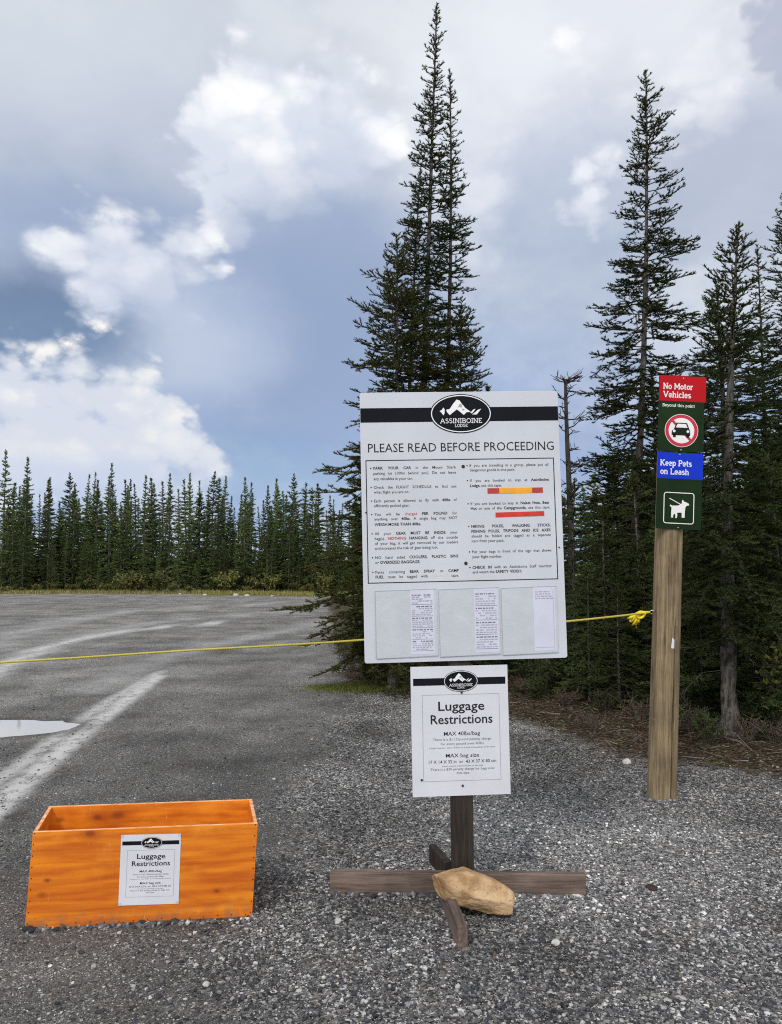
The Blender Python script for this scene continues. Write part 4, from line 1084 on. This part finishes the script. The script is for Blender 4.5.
TAPE_R = plain('red_tape', (.55, .035, .02), 0.35, 0.2, 30); TAPE_O = plain('orange_tape', (.78, .36, .02), 0.35, 0.12, 30); TAPE_D = plain('brick_tape', (.42, .045, .03), 0.4, 0.2, 30)
def tape(name, x0, x1, y0, y1, ends):
    mb = MB(); y = -0.0016
    a, b = bx(x0, 520), bx(x1, 520)
    if ends:
        mb.rect(a, a + 12*K, bz(y1), bz(y0), y, 0); mb.rect(a + 12*K, b - 11*K, bz(y1), bz(y0), y, 1); mb.rect(b - 11*K, b, bz(y1), bz(y0), y, 0)
        return mb.build(name, [TAPE_D, TAPE_O], board)
    mb.face([(a, bz(y1)), (b, bz(y1 - .6)), (b, bz(y0 - .4)), (a, bz(y0 + .2))], y, 0)
    return mb.build(name, [TAPE_R], board)
tag(tape('tape_sample', 488.6, 545.0, 490.2, 495.6, True), 'orange tape sample with brick red ends')
tag(tape('tape_sample', 496, 545.5, 514.6, 519.6, False), 'plain red tape sample')
screws(board, [(bx(464.7, 520), bz(467.8)), (bx(464.7, 520), bz(565.0))], -0.0005, 0.009)
screws(board, [(bx(366, 520), bz(512.5)), (bx(559.5, 520), bz(551.0))], -0.0005, 0.004)
POCK = [(375.5, 436.5, 410, 433.5, 5), (438.5, 499, 473.5, 497.5, 4), (501, 557, 533, 555, 1)]
rr = random.Random(3)
for i, (x0, x1, sa, sb, full) in enumerate(POCK):
    mb = MB(); a, b = bx(x0, 625), bx(x1, 625)
    slab_plate(mb, [(a, bz(656.5)), (b, bz(655.0)), (b, bz(590)), (a, bz(590.8))], -0.0040, -0.0003)
    pk = mb.build('document_sleeve', SLEEVE, board)
    ed = MB(); ed.strip([(a, bz(590.8)), (a, bz(656.5)), (b, bz(655.4))], 0.5*K, -0.0046, 0); ed.strip([(a, bz(590.6)), (b, bz(589.8))], 0.7*K, -0.0046, 0)
    ed.build('sleeve_edge', INK_GREY, board)
    sh = MB(); p, q = bx(sa, 625), bx(sb, 625); top, bot = bz(590.5), bz(653.5)
    sh.face([(p, bot), (q, bot + .4*K), (q, top + .5*K), (p, top)], -0.0044, 0)
    if full > 1:                          # timetable: rows of illegible entries under ruled headings
        blocks = full; hh = (top - bot) * 0.9 / blocks
        for k in range(blocks):
            t0 = top - (top - bot) * .06 - k * hh
            for rowi in range(5):
                zz = t0 - hh * (0.10 + 0.17 * rowi)
                xx = p + 1.5*K
                while xx < q - 3*K:
                    w = rr.uniform(1.2, 4.0) * K
                    if rr.random() < .8: sh.rect(xx, min(xx + w, q - 1.5*K), zz - .55*K, zz + .55*K, -0.0048, 1 if rowi else 2)
                    xx += w + .9*K
            sh.rect(p + K, q - K, t0 - hh * .93, t0 - hh * .90, -0.0048, 2)
    else:
        for rowi in range(4):
            zz = top - (4.5 + 2.2 * rowi) * K; xx = p + 2*K
            while xx < q - 5*K:
                w = rr.uniform(1.2, 4.0) * K; sh.rect(xx, xx + w, zz - .5*K, zz + .5*K, -0.0048, 1); xx += w + .9*K
        sh.strip([(p + 1.5*K, bz(650)), (q - 1.5*K, bz(650))], .3*K, -0.0048, 1); sh.strip([(q - 1.8*K, bz(593)), (q - 1.8*K, bz(652))], .3*K, -0.0048, 1)
    sh.build('timetable_sheet', [SHEET, INK_GREY, INK_SOFT], board)

def notice(parent, w, h, thick, name):
    """the luggage notice: a printed sheet w by h, origin at its centre"""
    base = MB(); base.box(-w/2, w/2, 0, thick, -h/2, h/2)
    o = base.build(name, PAPER, parent)
    X = lambda u: (u - 0.5) * w
    Z = lambda v: (0.5 - v) * h
    e = 0.0006
    s = MB(); s.rect(X(.025), X(.975), Z(.148), Z(.092), -e); s.build('header_stripe', BLACK_BAND, o)
    emblem(o, X(.515), Z(.118), .178 * w, .083 * h, -e - .0006)
    f = MB(); f.strip([(X(.115), Z(.885)), (X(.905), Z(.885)), (X(.905), Z(.222)), (X(.115), Z(.222))], .005 * w, -e, 0, True); f.build('text_border', INK_GREY, o)
    t = MB(); put_text(t, 'Luggage', X(.515), Z(.345), .071 * h, -e, 0, 0.012, width=.475 * w, align='C'); put_text(t, 'Restrictions', X(.515), Z(.447), .071 * h, -e, 0, 0.012, width=.635 * w, align='C')
    t.build('heading', INK, o)
    b = MB()
    for s_, v, cp, wd, m in [('MAX 40lbs/bag', .538, .030, .37, 0), ('There is a $1.15/pound penalty charge', .576, .019, .60, 1), ('for every pound over 40lbs', .610, .019, .44, 1),
                          ('a bag heavier than 60lbs is a hand-loading only item', .636, .010, .68, 1), ('MAX bag size', .706, .030, .34, 0), ('17 X 14 X 32 in  or  43 X 37 X 80 cm', .750, .024, .69, 0),
                          ('(total outside measurement of the bag)', .776, .010, .42, 1), ('There is a $30 penalty charge for bags over', .804, .018, .66, 1), ('this size', .834, .018, .13, 1)]:
        if s_ == 'MAX bag size': b.build('weight_rule', [INK, INK_SOFT], o); b = MB()
        put_text(b, s_, X(.515), Z(v), cp * h, -e, m, 0.006, width=wd * w, align='C')
    b.build('size_rule', [INK, INK_SOFT], o)
    return o
pw, ph = 96.5*K, 125.5*K
nt = notice(stand, pw, ph, 0.004, 'luggage_notice')
pc = at(460.6, 730.6, BY)
nt.location = (pc.x - bc.x, 0.0065, pc.z); nt.rotation_euler = (0, ROLL + R_(0.3), 0)
screws(nt, [(0.01, .5*ph - .208*ph), (0.005, -.5*ph + .075*ph), (-.5*pw + .095*pw, -.5*ph + .128*ph)], -0.0004, 0.006)
# post and feet
px0 = gp.x - bc.x
pb = MB(); pb.box(-0.050, 0.050, 0.0, 0.09, 0.0, 1.92)
post = pb.build('post', POSTWOOD, stand, bevel=0.004); post.location = (px0, 0.0108, 0.004); post.rotation_euler = (0, R_(-0.6), 0)
def plank(name, a, b, w, h, m, parent, origin, z0=0.0, seed=0):
    """beam on edge from ground point a to b (front faces), h high; box along local x so that the grain follows"""
    a, b = Vector((a[0], a[1], 0)) - origin, Vector((b[0], b[1], 0)) - origin
    L = (b - a).length; mb = MB(); mb.box(-L/2, L/2, 0, w, 0, h)
    o = mb.build(name, m, parent, bevel=0.004)
    o.location = ((a + b) / 2) + Vector((0, 0, z0)); o.rotation_euler = (0, 0, math.atan2(b.y - a.y, b.x - a.x))
    return o
org = Vector((bc.x, BY, 0)); inv = Matrix.Rotation(R_(-3.0), 4, 'Z')
def loc(px, py): q = inv @ (gnd(px, py) - org); return (q.x, q.y)
Z3 = Vector((0, 0, 0))
l0, l1 = loc(329.5, 893.5), loc(586.5, 896.5)
plank('foot_plank', l0, l1, 0.042, 0.098, BEAMX, stand, Z3, 0.002)
f0, f1 = loc(468.0, 950.5), loc(447, 897)
plank('foot_plank', f0, f1, 0.042, 0.096, BEAMX, stand, Z3, 0.001)
b0, b1 = loc(452.5, 881), loc(436, 862)
plank('foot_plank', b0, b1, 0.040, 0.092, POSTWOOD, stand, Z3, 0.003)

# ------------------------------------------------------------------ rock that weighs the feet down
def rock_mat(t, b):
    P = t.obj(); n = t.noise(P, 9, 6, 0.6).outputs['Fac']; f = t.noise(P, 60, 4, 0.65).outputs['Fac']; lay = t.noise(t.scale(P, (1, 1, 5)), 10, 5, 0.6, 0.4).outputs['Fac']
    c = t.mix(t.step(n, 0.35, 0.65), (.29, .17, .08), (.52, .36, .205))
    c = t.mix(t.m('MULTIPLY', t.step(f, 0.56, 0.70), 0.6), c, (.16, .10, .06))
    c = t.mix(t.m('MULTIPLY', t.step(lay, 0.30, 0.40, 1, 0), 0.7), c, (.14, .085, .05))
    c = t.mix(t.m('MULTIPLY', t.step(t.noise(P, 14, 4).outputs['Fac'], 0.60, 0.68), 0.5), c, (.55, .43, .29))
    return {'Base Color': c, 'bump': (t.m('ADD', t.m('MULTIPLY', lay, 0.7), t.m('MULTIPLY', f, 0.5)), 0.8, 0.010)}
def make_rock(name, rx, ry, rz, seed, m, ncut=9, sub=5, block=2.0, kmin=0.66):
    r = np.random.RandomState(seed)
    bm = bmesh.new(); bmesh.ops.create_icosphere(bm, subdivisions=sub, radius=1)
    V = np.array([v.co[:] for v in bm.verts])
    V = V / (np.abs(V) ** block).sum(1, keepdims=True) ** (1 / block)
    for i in range(ncut):                  # faceted by broken planes
        d = unit(r.randn(3)); k = kmin + 0.22 * r.rand(); s = V @ d
        V = V - np.where(s > k, (s - k) * 0.98, 0)[:, None] * d
    nrm = unit(V)
    k = np.zeros(len(V))
    for o in range(4):
        fq = 2.2 * 2 ** o; ph = r.rand(3) * 9
        k += (np.sin(V[:, 0] * fq + ph[0] + 1.3 * np.sin(V[:, 1] * fq + ph[1])) * np.cos(V[:, 2] * fq * 1.1 + ph[2])) * 0.05 / 1.8 ** o
    V = V + nrm * k[:, None]
    for v, q in zip(bm.verts, V): v.co = (q[0]*rx, q[1]*ry, q[2]*rz)
    me = bpy.data.meshes.new(name); bm.to_mesh(me); bm.free()
    me.polygons.foreach_set('use_smooth', np.full(len(me.polygons), True))
    return link(name, me, m)
rock = make_rock('rock', 0.188, 0.092, 0.076, 34, mat('tan_rock', rock_mat, rough=0.85, spec=0.2), ncut=18, block=3.2, kmin=0.80)
rc = at(472.5, 886.5, 3.50); rock.location = (rc.x, 3.485, 0.104); rock.rotation_euler = (R_(12), R_(18), R_(-10))
tag(rock, 'tan oblong rock weighing down the plank feet of the notice board', 'rock')

# ------------------------------------------------------------------ orange plywood box
def ply(t, b):
    P = t.scale(t.obj(), (0.22, 1, 1)); n = t.noise(P, 7, 5, 0.6, 1.2).outputs['Fac']; g = t.noise(t.scale(t.obj(), (0.05, 1, 1)), 60, 4, 0.6, 0.3).outputs['Fac']
    wv = t.node('ShaderNodeTexWave', wave_type='BANDS', bands_direction='Z'); t.put(wv.inputs['Vector'], P)
    wv.inputs['Scale'].default_value = 5; wv.inputs['Distortion'].default_value = 9; wv.inputs['Detail'].default_value = 3; wv.inputs['Detail Scale'].default_value = 1.6
    k = t.m('ADD', t.m('MULTIPLY', n, 0.55), t.m('MULTIPLY', wv.outputs['Fac'], 0.12)); k = t.m('ADD', k, t.m('MULTIPLY', g, 0.38))
    c = t.mix(t.step(k, 0.30, 0.80), (.46, .090, .004), (.82, .255, .010))
    bl = t.noise(t.scale(t.obj(), (0.7, 1, 1)), 3.2, 4, 0.6).outputs['Fac']
    c = t.mix(t.m('MULTIPLY', t.step(bl, 0.50, 0.70), 0.55), c, (.88, .34, .030))
    kn = t.vor(t.v('ADD', t.scale(t.obj(), (1, 1, 1.5)), (.31, 0.2, .07)), 4.6).outputs['Distance']
    c = t.mix(t.m('MULTIPLY', t.step(kn, 0.02, 0.16, 1, 0), 0.75), c, (.20, .035, .004))
    for kx, ky, kz, kr in ((-.19, .352, .358, .030), (-.285, .352, .352, .020), (-.225, .0, .392, .018), (.33, .0, .12, .007), (-.40, .0, .20, .006)):
        kd = t.v('LENGTH', t.v('MULTIPLY', t.v('SUBTRACT', t.obj(), (kx, ky, kz)), (0.6, 1, 1)))
        kd = t.m('ADD', kd, t.m('MULTIPLY', t.m('SUBTRACT', n, 0.5), 0.03))
        c = t.mix(t.m('MULTIPLY', t.step(kd, kr * 0.4, kr * 2.6, 1, 0), 0.6), c, (.38, .07, .004))
        c = t.mix(t.m('MULTIPLY', t.step(kd, kr * 0.3, kr, 1, 0), 0.6), c, (.14, .028, .006))
    zz = t.node('ShaderNodeSeparateXYZ'); t.l.new(t.obj(), zz.inputs[0])
    dirt = t.noise(t.obj(), 22, 5, 0.7).outputs['Fac']
    foot = t.m('MULTIPLY', t.step(zz.outputs[2], 0.0, 0.09, 1, 0), t.step(dirt, 0.40, 0.62))
    c = t.mix(t.m('MULTIPLY', foot, 0.55), c, (.20, .12, .07))
    scr = t.noise(t.scale(t.obj(), (1, 1, 0.12)), 90, 3, 0.7).outputs['Fac']
    c = t.mix(t.m('MULTIPLY', t.step(scr, 0.66, 0.72), 0.5), c, (.80, .42, .13))
    c = t.mix(t.m('MULTIPLY', t.step(dirt, 0.60, 0.75), 0.30), c, (.22, .07, .012))
    return {'Base Color': c, 'Roughness': t.lin(g, 0.3, 0.7, 0.45, 0.65), 'bump': (g, 0.15, 0.003)}
PLY = mat('orange_stained_plywood', ply, spec=0.35)
def edge_fn(t, b):
    n = t.noise(t.scale(t.obj(), (0.3, 1, 1)), 60, 3).outputs['Fac']
    return {'Base Color': t.mix(t.step(n, 0.35, 0.65), (.62, .24, .09), (.80, .48, .28))}
EDGE = mat('raw_plywood_edge', edge_fn, rough=0.7)
NAIL = plain('rusty_nail', (.06, .03, .015), 0.6, 0.2)
fl, frr = gnd(24.5, 929.5), gnd(252.5, 918.0)
BW = (frr - fl).length - 0.004; BH, BD, TK = 0.409, 0.36, 0.017
yaw = math.atan2(frr.y - fl.y, frr.x - fl.x)
box = empty('luggage_box', ((fl.x + frr.x) / 2 + 0.0, (fl.y + frr.y) / 2, 0.004), 'open orange plywood box on the gravel with a white notice on its front', 'wooden box', (0, 0, yaw + R_(0.4)))
RACK = 0.14
def panel(name, x0, x1, y0, y1, z0, z1, shear=0.0):
    mb = MB(); mb.box(x0, x1, y0, y1, z0, z1)
    mb.m = [0] * len(mb.f); mb.m[1] = 1
    mb.v = [(v[0] + shear * (v[2] - z0) - RACK * v[1], v[1], v[2]) for v in mb.v]   # the box has racked a little out of square
    return mb.build(name, [PLY, EDGE], box, bevel=0.0012, seg=1)
hw = BW / 2
SHX = 0.05
panel('front_panel', -hw, hw, 0, TK, 0, BH, SHX)
panel('back_panel', -hw, hw, BD - TK, BD, 0, BH, SHX)
panel('side_panel', -hw, -hw + TK, TK + .0005, BD - TK - .0005, 0, BH - .002, SHX)
panel('side_panel', hw - TK, hw, TK + .0005, BD - TK - .0005, 0, BH - .002, SHX)
panel('base_panel', -hw + TK + .002, hw - TK - .002, TK + .001, BD - TK - .001, 0.012, 0.03)
nb = MB()
for i in range(9):
    for sx in (-1, 1):
        z = 0.02 + i * 0.048; x = sx * (hw - 0.009) + SHX * z
        nb.disc(x + 0.002 * math.sin(i * 7.0), z, .0032, .0032, -0.0008, 0, 8)
for i in range(16): nb.disc(-hw + .03 + i * (BW - .06) / 15, 0.012 + 0.003 * math.sin(i * 5), .0030, .0030, -0.0008, 0, 8)
nb.build('nail_heads', NAIL, box); 
kb = 1.0 / (F / 3.26)
nbx = notice(box, 59.0 * kb, 69.0 * kb, 0.0012, 'luggage_notice')
q = at(149.8, 869.6, (fl.y + frr.y) / 2); c_ = Matrix.Rotation(-(yaw + R_(0.4)), 4, 'Z') @ (q - Vector(box.location))
nbx.location = (c_.x, -0.0022, c_.z); nbx.rotation_euler = (0, R_(1.0), 0)
tp = MB()
for sx, sz in ((-1, 1), (1, 1), (1, -1), (-1, -1)): tp.rect(sx * 28.2 * kb - .006, sx * 28.2 * kb + .006, sz * 33.2 * kb - .006, sz * 33.2 * kb + .006, -0.0009, 0)
tp.build('clear_tape', SLEEVE, nbx)

# ------------------------------------------------------------------ trail sign on its round post
gp2 = gnd(661, 801); PY = gp2.y + 0.085
POSTR = wood('split_round_post', (.10, .073, .042), (.31, .238, .14), 2, 44, 0.85, crack=0.6, stretch=0.035)
lean = R_(2.9)
gp2.x = at(662, 801, PY).x
sp = empty('trail_sign', (gp2.x, PY, 0), 'tall round wooden post with narrow green park sign panels, red and blue bands', 'signpost', (0, lean, 0))
PH = 2.80; rad0, rad1 = 0.096, 0.089
pv, pf = [], []; n = 200; zs = list(np.linspace(-0.05, PH, 29)); rr = random.Random(2)
for z in zs:
    for k in range(n):
        a = 2 * PI * k / n; rad = rad0 + (rad1 - rad0) * z / PH
        da = (a - R_(-73) + PI) % (2 * PI) - PI        # the drying crack, to the right of the front
        w = 0.085 + 0.015 * math.sin(z * 3.0)
        dp = 0.075 * min(1, max(0, 1 - abs(da - 0.05 * math.sin(2.2 * z)) / w) * 2.2) if z < 1.12 else 0.0
        rad *= 1 + 0.012 * math.sin(3 * a + 0.8 * z) + 0.006 * math.sin(7 * a - 1.9 * z)
        pv.append(((rad - dp) * math.cos(a), (rad - dp) * math.sin(a), z))
for i in range(len(zs) - 1):
    for k in range(n): pf.append((i*n+k, i*n+(k+1) % n, (i+1)*n+(k+1) % n, (i+1)*n+k))
pf.append([(len(zs)-1)*n+k for k in range(n)])
MB().add(pv, pf).build('post', POSTR, sp, smooth=True)
PAN = plain('dark_green_panel', (.009, .024, .007), 0.6, 0.25, 6, spec=0.1); RED = plain('sign_red', (.42, .006, .012), 0.6, 0.08, 6, spec=0.12); BLUE = plain('sign_blue', (.006, .035, .50), 0.6, 0.08, 6, spec=0.12)
SWHITE = plain('sign_white', (.74, .74, .72), 0.5, 0.06); SRED = plain('ring_red', (.48, .02, .05), 0.5, 0.1); SBLK = plain('pictogram_green_black', (.010, .016, .012), 0.6, 0.1, spec=0.1)
KP = (PY - 0.1) / F; fy = -(rad1 + 0.010)
# panel coordinates measured in the enlarged picture (455 wide, 1024 high, 5.69 per pixel)
def cx_(y): return 238.0 - (y - 60.0) * 0.0236
def zx(x, y): return (x - cx_(y)) / 5.69 * KP
tz = at(682, 375.0, PY - 0.1).z - 0.0
def zz_(y): return tz - (y - 57.0) / 5.69 * KP
def sign_panel(y0, y1, x0, x1):
    mb = MB(); slab_plate(mb, rounded(x0, x1, zz_(y1), zz_(y0), 0.008), fy, fy + 0.006)
    return mb.build('sign_panel', PAN, sp)
xo = zx(240, 500)
pA = sign_panel(57, 498, -0.158, 0.158); pB = sign_panel(503, 945, -0.155, 0.155)
offx = (at(680.4, 450, PY - 0.1).x - (gp2.x + math.tan(lean) * at(682, 450, PY - 0.1).z))
for p_ in (pA, pB): p_.location.x = offx; p_.rotation_euler.y = 0
e = fy - 0.0006
mb = MB(); mb.rect(zx(105, 130) + 0.003, zx(376, 130), zz_(207), zz_(60), e); mb.build('red_band', RED, pA)
mb = MB(); slab(mb, 'No Motor', zx(128, 120), zz_(137), 33 / 5.69 * KP, e - .0004, 0, .17, width=(300 - 126) / 5.69 * KP); slab(mb, 'Vehicles', zx(128, 170), zz_(186), 34 / 5.69 * KP, e - .0004, 0, .17, width=(288 - 126) / 5.69 * KP)
mb.build('band_lettering', SWHITE, pA)
mb = MB(); slab(mb, 'Beyond this point', zx(124, 232), zz_(240), 17 / 5.69 * KP, e, 0, .15, width=(312 - 124) / 5.69 * KP); mb.build('small_lettering', SWHITE, pA)
u = 1 / 5.69 * KP
cxx, czz = zx(234, 376), zz_(377)
mb = MB()
mb.disc(cxx, czz, 96*u, 96*u, e, 0); mb.ring(cxx, czz, 93*u, 93*u, 19*u, e - .0004, 1)
D2 = lambda a, b: (cxx + (a - 234) * u, czz - (b - 377) * u)
mb.strip([D2(178, 318), D2(292, 436)], 15*u, e - .0005, 1)
for poly, mi, dy in (([(205, 332), (265, 332), (281, 372), (284, 380), (284, 405), (178, 405), (178, 380), (190, 370)], 2, .0009), ([(211, 338), (259, 338), (268, 360), (201, 360)], 0, .0012),
                 ([(186, 400), (202, 400), (202, 417), (186, 417)], 2, .0009), ([(262, 400), (279, 400), (279, 417), (262, 417)], 2, .0009)):
    mb.face([D2(*p) for p in poly][::-1], e - dy, mi)
for a in (192, 271): mb.disc(*D2(a, 381), 8*u, 8*u, e - .0013, 0, 14)
mb.build('no_car_symbol', [SWHITE, SRED, SBLK], pA)
mb = MB(); mb.rect(zx(94, 580) + 0.002, zx(358, 580), zz_(657), zz_(507), e); mb.build('blue_band', BLUE, pB)
mb = MB(); slab(mb, 'Keep Pets', zx(112, 565), zz_(583), 33 / 5.69 * KP, e - .0004, 0, .17, width=(292 - 110) / 5.69 * KP); slab(mb, 'on Leash', zx(112, 615), zz_(632), 33 / 5.69 * KP, e - .0004, 0, .17, width=(276 - 110) / 5.69 * KP)
mb.build('band_lettering', SWHITE, pB)
mb = MB(); x0, x1, z0, z1 = zx(134, 825), zx(304, 825), zz_(912), zz_(737)
mb.strip(rounded(x0, x1, z0, z1, 14*u), 5*u, e, 0, True)
D3 = lambda a, b: (zx(a, 825), zz_(b))
dog = [(167, 812), (172, 806), (180, 812), (215, 810), (236, 796), (236, 782), (241, 775), (248, 786), (262, 790), (276, 797), (277, 806), (262, 810), (256, 820), (254, 846), (253, 878), (236, 878), (236, 850), (222, 850), (208, 852), (212, 862), (209, 882), (200, 882), (201, 866), (194, 856), (188, 866), (188, 880), (176, 880), (176, 850), (178, 824)]
mb.face([D3(*p) for p in dog][::-1], e - .0003, 0)
mb.strip([D3(164, 770), D3(236, 806)], 4.5*u, e - .0004, 0)
mb.build('dog_symbol', SWHITE, pB)
screws(pA, [(zx(245, 72), zz_(72)), (zx(230, 490), zz_(489))], fy - .0002, 0.006, STEEL); screws(pB, [(zx(224, 512), zz_(516)), (zx(214, 936), zz_(936))], fy - .0002, 0.006, STEEL)
mb = MB()
sc_ = at(672.5, 643, PY - .09); lx = sc_.x - gp2.x - math.tan(lean) * sc_.z
mb.box(lx - .011, lx + .010, -rad0 * .96 - .004, -rad0 * .86, sc_.z - .034, sc_.z + .026); mb.v[4] = (mb.v[4][0] + .006, mb.v[4][1], mb.v[4][2] + .012)
mb.build('paper_scrap', PAPER, sp)
hk = MB(); hz = at(652, 611, PY).z
hx = -0.088
hk.tube([(hx + .012, -.03, hz), (hx - .03, -.03, hz + .002), (hx - .045, -.03, hz - .012), (hx - .03, -.03, hz - .022), (hx - .012, -.03, hz - .012)], .004, 6); hk.build('eye_hook', STEEL, sp, smooth=True)

# ------------------------------------------------------------------ yellow rope across the track
def rope_fn(t, b):
    wv = t.node('ShaderNodeTexWave', wave_type='BANDS', bands_direction='DIAGONAL'); t.put(wv.inputs['Vector'], t.obj()); wv.inputs['Scale'].default_value = 55
    n = t.noise(t.obj(), 8, 4).outputs['Fac']
    c = t.mix(wv.outputs['Fac'], (.34, .28, .03), (.64, .55, .10))
    return {'Base Color': t.mix(t.m('MULTIPLY', t.step(n, .5, .7), .5), c, (.55, .50, .22)), 'bump': (wv.outputs['Fac'], .6, .003)}
ROPE = mat('yellow_rope', rope_fn, rough=0.6)
KNOT = plain('bright_yellow_rope', (.78, .60, .02), 0.5, 0.25, 40)
A = Vector((gp2.x + math.tan(lean) * hz + hx - .040, PY - .03, hz - .008))
keys = [(A, 0), (at(566, 621.5, 4.95), 1), (at(362, 640, 4.85), 2), (at(180, 651, 4.8), 3), (at(0, 662.5, 4.75), 4), (at(-260, 676, 4.7), 5), (at(-620, 682, 4.6), 6)]
pts = []
P = [k[0] for k in keys]; P = [P[0]] + P + [P[-1]]
for i in range(1, len(P) - 2):
    for j in range(12):
        s = j / 12; a, b, c, d = P[i-1], P[i], P[i+1], P[i+2]
        pts.append(0.5 * ((2*b) + (c - a) * s + (2*a - 5*b + 4*c - d) * s*s + (3*b - a - 3*c + d) * s**3))
pts.append(keys[-1][0])
rp = empty('barrier_rope', A, 'yellow rope stretched across the gravel track, knotted to the round signpost', 'rope')
mb = MB(); mb.tube([p - A for p in pts], 0.0068, 8); mb.build('cord', ROPE, rp, smooth=True)
kn = MB(); rr = random.Random(6)
kc = at(640, 615, PY - .03) - A
kn.tube([kc + Vector((0.028 * math.cos(a * 1.7) , 0.020 * math.sin(a * 2.3), 0.020 * math.sin(a * 1.7 + .5))) for a in np.linspace(0, 14, 60)], .0095, 7)
for dx, dz in ((-.070, -.045), (-.052, -.072), (-.030, -.085), (-.080, -.025), (-.06, -.05), (-.02, -.06)):
    kn.tube([kc, kc + Vector((dx * .5, rr.uniform(-.02, .02), dz * .25)), kc + Vector((dx * .85, rr.uniform(-.03, .03), dz * .7)), kc + Vector((dx, rr.uniform(-.03, .03), dz))], [.010, .012, .011, .005], 7)
kn.tube([kc + Vector((-.02, 0, 0)), kc + Vector((.03, -.01, .02)), Vector((0.0, 0, .002))], .009, 7)
kn.build('knot', KNOT, rp, smooth=True)

# ------------------------------------------------------------------ small stones and scraps one can point at
def pale(t, b):
    n = t.noise(t.obj(), 30, 5).outputs['Fac']; return {'Base Color': t.mix(t.step(n, .35, .65), (.34, .33, .31), (.56, .55, .52)), 'bump': (n, .5, .006)}
PALE = mat('pale_stone', pale, rough=0.85)
def stone(px, py, r, lab, seed, m=PALE, sq=.6, cat='stone', name='stone', group=None):
    g = gnd(px, py); o = make_rock(name, r, r * .75, r * sq, seed, m, 6, 3); o.location = (g.x, g.y, gz(g.x, g.y) + r * sq * .55); o.rotation_euler.z = seed * 1.3
    return tag(o, lab, cat, group)
stone(627, 764, .050, 'pale flat stone at the gravel edge near the foot of the signpost', 3)
stone(652, 889, .034, 'dark brown scrap of bark lying on the pale gravel', 4, plain('bark_scrap', (.035, .024, .02), .9, .3, 30), .35, 'bark scrap', 'bark_scrap')
stone(338, 888 + 35, .022, 'whitish pebble just in front of the longest plank foot', 6)
stone(206, 986, .017, 'small white pebble on the packed ground in front of the box', 7)
stone(556, 945, .024, 'light pebble in the loose gravel beyond the plank feet', 8)
for i, (px, py, r) in enumerate([(205, 597.5, .16), (236, 598, .24), (247, 598, .17), (272, 598.5, .13), (180, 596, .1), (60, 594, .12)]):
    stone(px, py - 1.5, r * .7, 'pale boulder on the verge across the gravel lot', 20 + i, group='pale boulders along the far verge')
bpy.data.objects.remove(_to, do_unlink=True)
